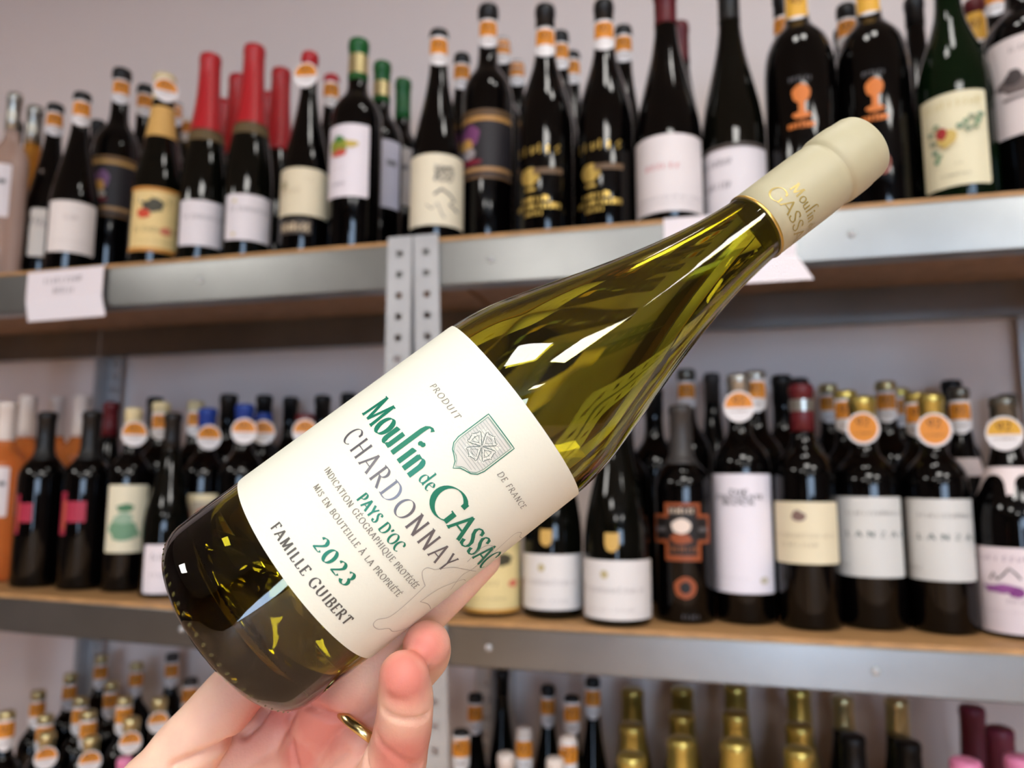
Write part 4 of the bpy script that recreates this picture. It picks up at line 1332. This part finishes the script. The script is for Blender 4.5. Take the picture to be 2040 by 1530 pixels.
# ------------------------------------------------------------------ the hand
def tube(mb, pts, seg=20, flat=1.0):
    """rounded tapering tube through (point, radius)"""
    P = [Vector(p) for p, _ in pts]
    R = [r_ for _, r_ in pts]
    out = []
    n = 6
    for i in range(len(P) - 1):
        p0, p1, p2, p3 = P[max(i - 1, 0)], P[i], P[i + 1], P[min(i + 2, len(P) - 1)]
        for k in range(n):
            t = k / n
            q = .5 * (2 * p1 + (p2 - p0) * t + (2 * p0 - 5 * p1 + 4 * p2 - p3) * t * t + (3 * p1 - p0 - 3 * p2 + p3) * t ** 3)
            tt = t * t * (3 - 2 * t)
            out.append((q, R[i] + (R[i + 1] - R[i]) * tt))
    out.append((P[-1], R[-1]))
    d0 = (out[0][0] - out[1][0]).normalized()
    d1 = (out[-1][0] - out[-2][0]).normalized()
    pre, post_ = [], []
    for k in range(1, 6):
        a = math.radians(90 * k / 5.3)
        post_.append((out[-1][0] + d1 * out[-1][1] * math.sin(a), out[-1][1] * math.cos(a)))
        pre.insert(0, (out[0][0] + d0 * out[0][1] * math.sin(a), out[0][1] * math.cos(a)))
    out = pre + out + post_
    up = Vector((.3, -.8, .5))
    vs = []
    for i, (q, r_) in enumerate(out):
        d = (out[min(i + 1, len(out) - 1)][0] - out[max(i - 1, 0)][0]).normalized()
        e1 = (up - d * up.dot(d)).normalized()
        up = e1
        e2 = d.cross(e1)
        for k in range(seg):
            a = 2 * math.pi * k / seg
            vs.append(q + (e1 * math.cos(a) + e2 * math.sin(a)) * r_)
    fs = []
    m = len(out)
    for i in range(m - 1):
        for k in range(seg):
            k2 = (k + 1) % seg
            fs.append((i * seg + k, i * seg + k2, (i + 1) * seg + k2, (i + 1) * seg + k))
    fs.append(tuple(reversed(range(seg))))
    fs.append(tuple((m - 1) * seg + k for k in range(seg)))
    mb.add(vs, fs)


def chain(*a):
    return [(cp(x, y, z), r_) for x, y, z, r_ in a]


hb = MB()
tube(hb, chain((572, 1255, .337, .0096), (510, 1332, .318, .0119), (430, 1424, .305, .0124), (352, 1522, .300, .0140), (310, 1610, .300, .0190), (330, 1760, .305, .0240)))     # thumb
tube(hb, chain((430, 1780, .315, .0230), (500, 1590, .322, .0160), (560, 1465, .326, .0125), (615, 1370, .336, .0105), (690, 1275, .346, .0096), (770, 1185, .346, .0085)))     # index
tube(hb, chain((510, 1800, .315, .0230), (595, 1600, .318, .0160), (640, 1455, .312, .0126), (715, 1365, .306, .0110), (800, 1268, .310, .0102), (890, 1180, .3155, .0092), (962, 1116, .318, .0076)))  # middle
RING = chain((570, 1820, .312, .0230), (670, 1620, .309, .0160), (712, 1490, .305, .0122), (765, 1412, .311, .0104), (808, 1352, .307, .0100), (845, 1308, .291, .0096), (850, 1284, .2755, .0088))
tube(hb, RING)
tube(hb, chain((640, 1840, .305, .0210), (725, 1650, .296, .0165), (776, 1548, .286, .0126), (799, 1468, .276, .0107), (808, 1402, .268, .0100), (805, 1347, .262, .0089)))          # little
tube(hb, chain((330, 1640, .306, .0190), (400, 1560, .312, .0150), (480, 1500, .320, .0135), (560, 1445, .328, .0125)))      # web of the thumb
tube(hb, chain((400, 1760, .312, .0250), (470, 1620, .314, .0190), (590, 1545, .318, .0150), (690, 1555, .310, .0150), (765, 1600, .297, .0140)))                             # palm across the knuckles
tube(hb, chain((560, 1960, .312, .0360), (575, 1760, .312, .0300), (590, 1600, .318, .0185)))                                                                                 # heel of the palm
tube(hb, chain((490, 1800, .314, .0330), (470, 2150, .330, .0310), (430, 2700, .370, .0360), (380, 3300, .42, .0400)))                                                         # wrist and forearm
src = obj('hand_source', hb.mesh('hand_source'), None)
md = src.modifiers.new('remesh', 'REMESH')
md.mode = 'VOXEL'
md.voxel_size = .0011
md.use_smooth_shade = True
sm = src.modifiers.new('smooth', 'SMOOTH')
sm.factor = .5
sm.iterations = 6
bpy.context.view_layer.update()
dg = bpy.context.evaluated_depsgraph_get()
hm = bpy.data.meshes.new_from_object(src.evaluated_get(dg))
bpy.data.objects.remove(src)
bm = bmesh.new()
bm.from_mesh(hm)
bvh = BVHTree.FromBMesh(bm)
eye = Vector((0, 0, CZ))


def on_hand(px, py):
    d = px2dir(px, py).normalized()
    h = bvh.ray_cast(eye, d)
    return h[0]


CREASE = [  # folds of the palm and finger joints: points, half width, depth
    ([(345, 1528), (400, 1506), (450, 1484), (492, 1458), (515, 1436), (530, 1408), (540, 1385)], .0016, 0.0037),
    ([(578, 1430), (582, 1480), (592, 1530)], .0011, 0.0017),
    ([(690, 1500), (665, 1515), (648, 1530)], .0011, 0.0014),
    ([(610, 1402), (635, 1415), (660, 1427), (688, 1432)], .0012, 0.0027),
    ([(729, 1495), (728, 1515), (732, 1535)], .0012, 0.0020),
    ([(765, 1418), (790, 1432), (820, 1436), (852, 1426)], .0011, 0.0014),
    ([(752, 1470), (780, 1500), (815, 1520), (835, 1526)], .0012, 0.0010),
    ([(778, 1392), (800, 1398)], .0015, 0.0005),
]
segs = []
for pts, hw, dep in CREASE:
    w3 = [on_hand(*p) for p in pts]
    w3 = [p for p in w3 if p is not None]
    for a, b in zip(w3, w3[1:]):
        if (a - b).length < .03:
            segs.append((a, b, hw, dep))
bm.normal_update()
moves = []
for v in bm.verts:
    best = 0
    for a, b, hw, dep in segs:
        ab = b - a
        t = max(0, min(1, (v.co - a).dot(ab) / max(ab.length_squared, 1e-12)))
        d2 = (v.co - a - ab * t).length_squared
        if d2 < (4 * hw) ** 2:
            k = dep * math.exp(-d2 / (2 * hw * hw))
            best = max(best, k)
    if best:
        moves.append((v, best))
for v, k in moves:
    v.co -= v.normal * k
# redder finger pads; palm hollow also painted red for scattered light
lay = bm.verts.layers.float.new('flush')
PADS = [(cp(806, 1345, .254), .014), (cp(845, 1290, .265), .013), (cp(640, 1440, .302), .020), (cp(560, 1410, .312), .02), (cp(800, 1500, .268), .014), (cp(600, 1500, .303), .012)]
for v in bm.verts:
    s = 0
    for c, r_ in PADS:
        s = max(s, math.exp(-((v.co - c).length / r_) ** 2))
    v[lay] = s
bm.to_mesh(hm)
bm.free()
for p in hm.polygons:
    p.use_smooth = True
M_SKIN = mat('skin', (232, 184, 160), .48, sss=.25, spec=.35)
nt = M_SKIN.node_tree
bs = nt.nodes['Principled BSDF']
at_ = nt.nodes.new('ShaderNodeAttribute')
at_.attribute_name = 'flush'
nz = nt.nodes.new('ShaderNodeTexNoise')
nz.inputs['Scale'].default_value = 60
nz.inputs['Detail'].default_value = 4
tcn = nt.nodes.new('ShaderNodeTexCoord')
nt.links.new(tcn.outputs['Object'], nz.inputs['Vector'])
ma = nt.nodes.new('ShaderNodeMath')
ma.operation = 'MULTIPLY_ADD'
ma.inputs[1].default_value = .7
ma.inputs[2].default_value = -.18
nt.links.new(nz.outputs['Fac'], ma.inputs[0])
ad = nt.nodes.new('ShaderNodeMath')
ad.use_clamp = True
nt.links.new(ma.outputs[0], ad.inputs[0])
nt.links.new(at_.outputs['Fac'], ad.inputs[1])
mx = nt.nodes.new('ShaderNodeMix')
mx.data_type = 'RGBA'
mx.inputs[6].default_value = (*lin((252, 212, 186)), 1)
mx.inputs[7].default_value = (*lin((214, 132, 118)), 1)
nt.links.new(ad.outputs[0], mx.inputs[0])
nt.links.new(mx.outputs[2], bs.inputs['Base Color'])
n2 = nt.nodes.new('ShaderNodeTexNoise')
n2.inputs['Scale'].default_value = 900
n2.inputs['Detail'].default_value = 3
nt.links.new(tcn.outputs['Object'], n2.inputs['Vector'])
bp = nt.nodes.new('ShaderNodeBump')
bp.inputs['Strength'].default_value = .18
bp.inputs['Distance'].default_value = .0006
nt.links.new(n2.outputs['Fac'], bp.inputs['Height'])
nt.links.new(bp.outputs['Normal'], bs.inputs['Normal'])
hand = obj('person', hm, M_SKIN)
tag(hand, "person's bare left hand, palm up, cradling the foot of the tilted bottle", 'person')

# gold ring
rc_ = cp(727, 1452, .3050)
rd_ = (RING[3][0] - RING[2][0]).normalized()
ring = MB()
e1 = rd_.orthogonal().normalized()
e2 = rd_.cross(e1)
vs, fs = [], []
NR, NS = 64, 14
for i in range(NR):
    a = 2 * math.pi * i / NR
    d = e1 * math.cos(a) + e2 * math.sin(a)
    for k in range(NS):
        b = 2 * math.pi * k / NS
        vs.append(rc_ + d * (.0136 + .0009 * math.cos(b)) + rd_ * (.0020 * math.sin(b)))
for i in range(NR):
    for k in range(NS):
        i2, k2 = (i + 1) % NR, (k + 1) % NS
        fs.append((i * NS + k, i * NS + k2, i2 * NS + k2, i2 * NS + k))
tag(ring.add(vs, fs).build('finger_ring', mat('ring_gold', (214, 188, 128), .2, 1.), None, True), 'plain gold ring worn on the ring finger of the hand', 'ring')
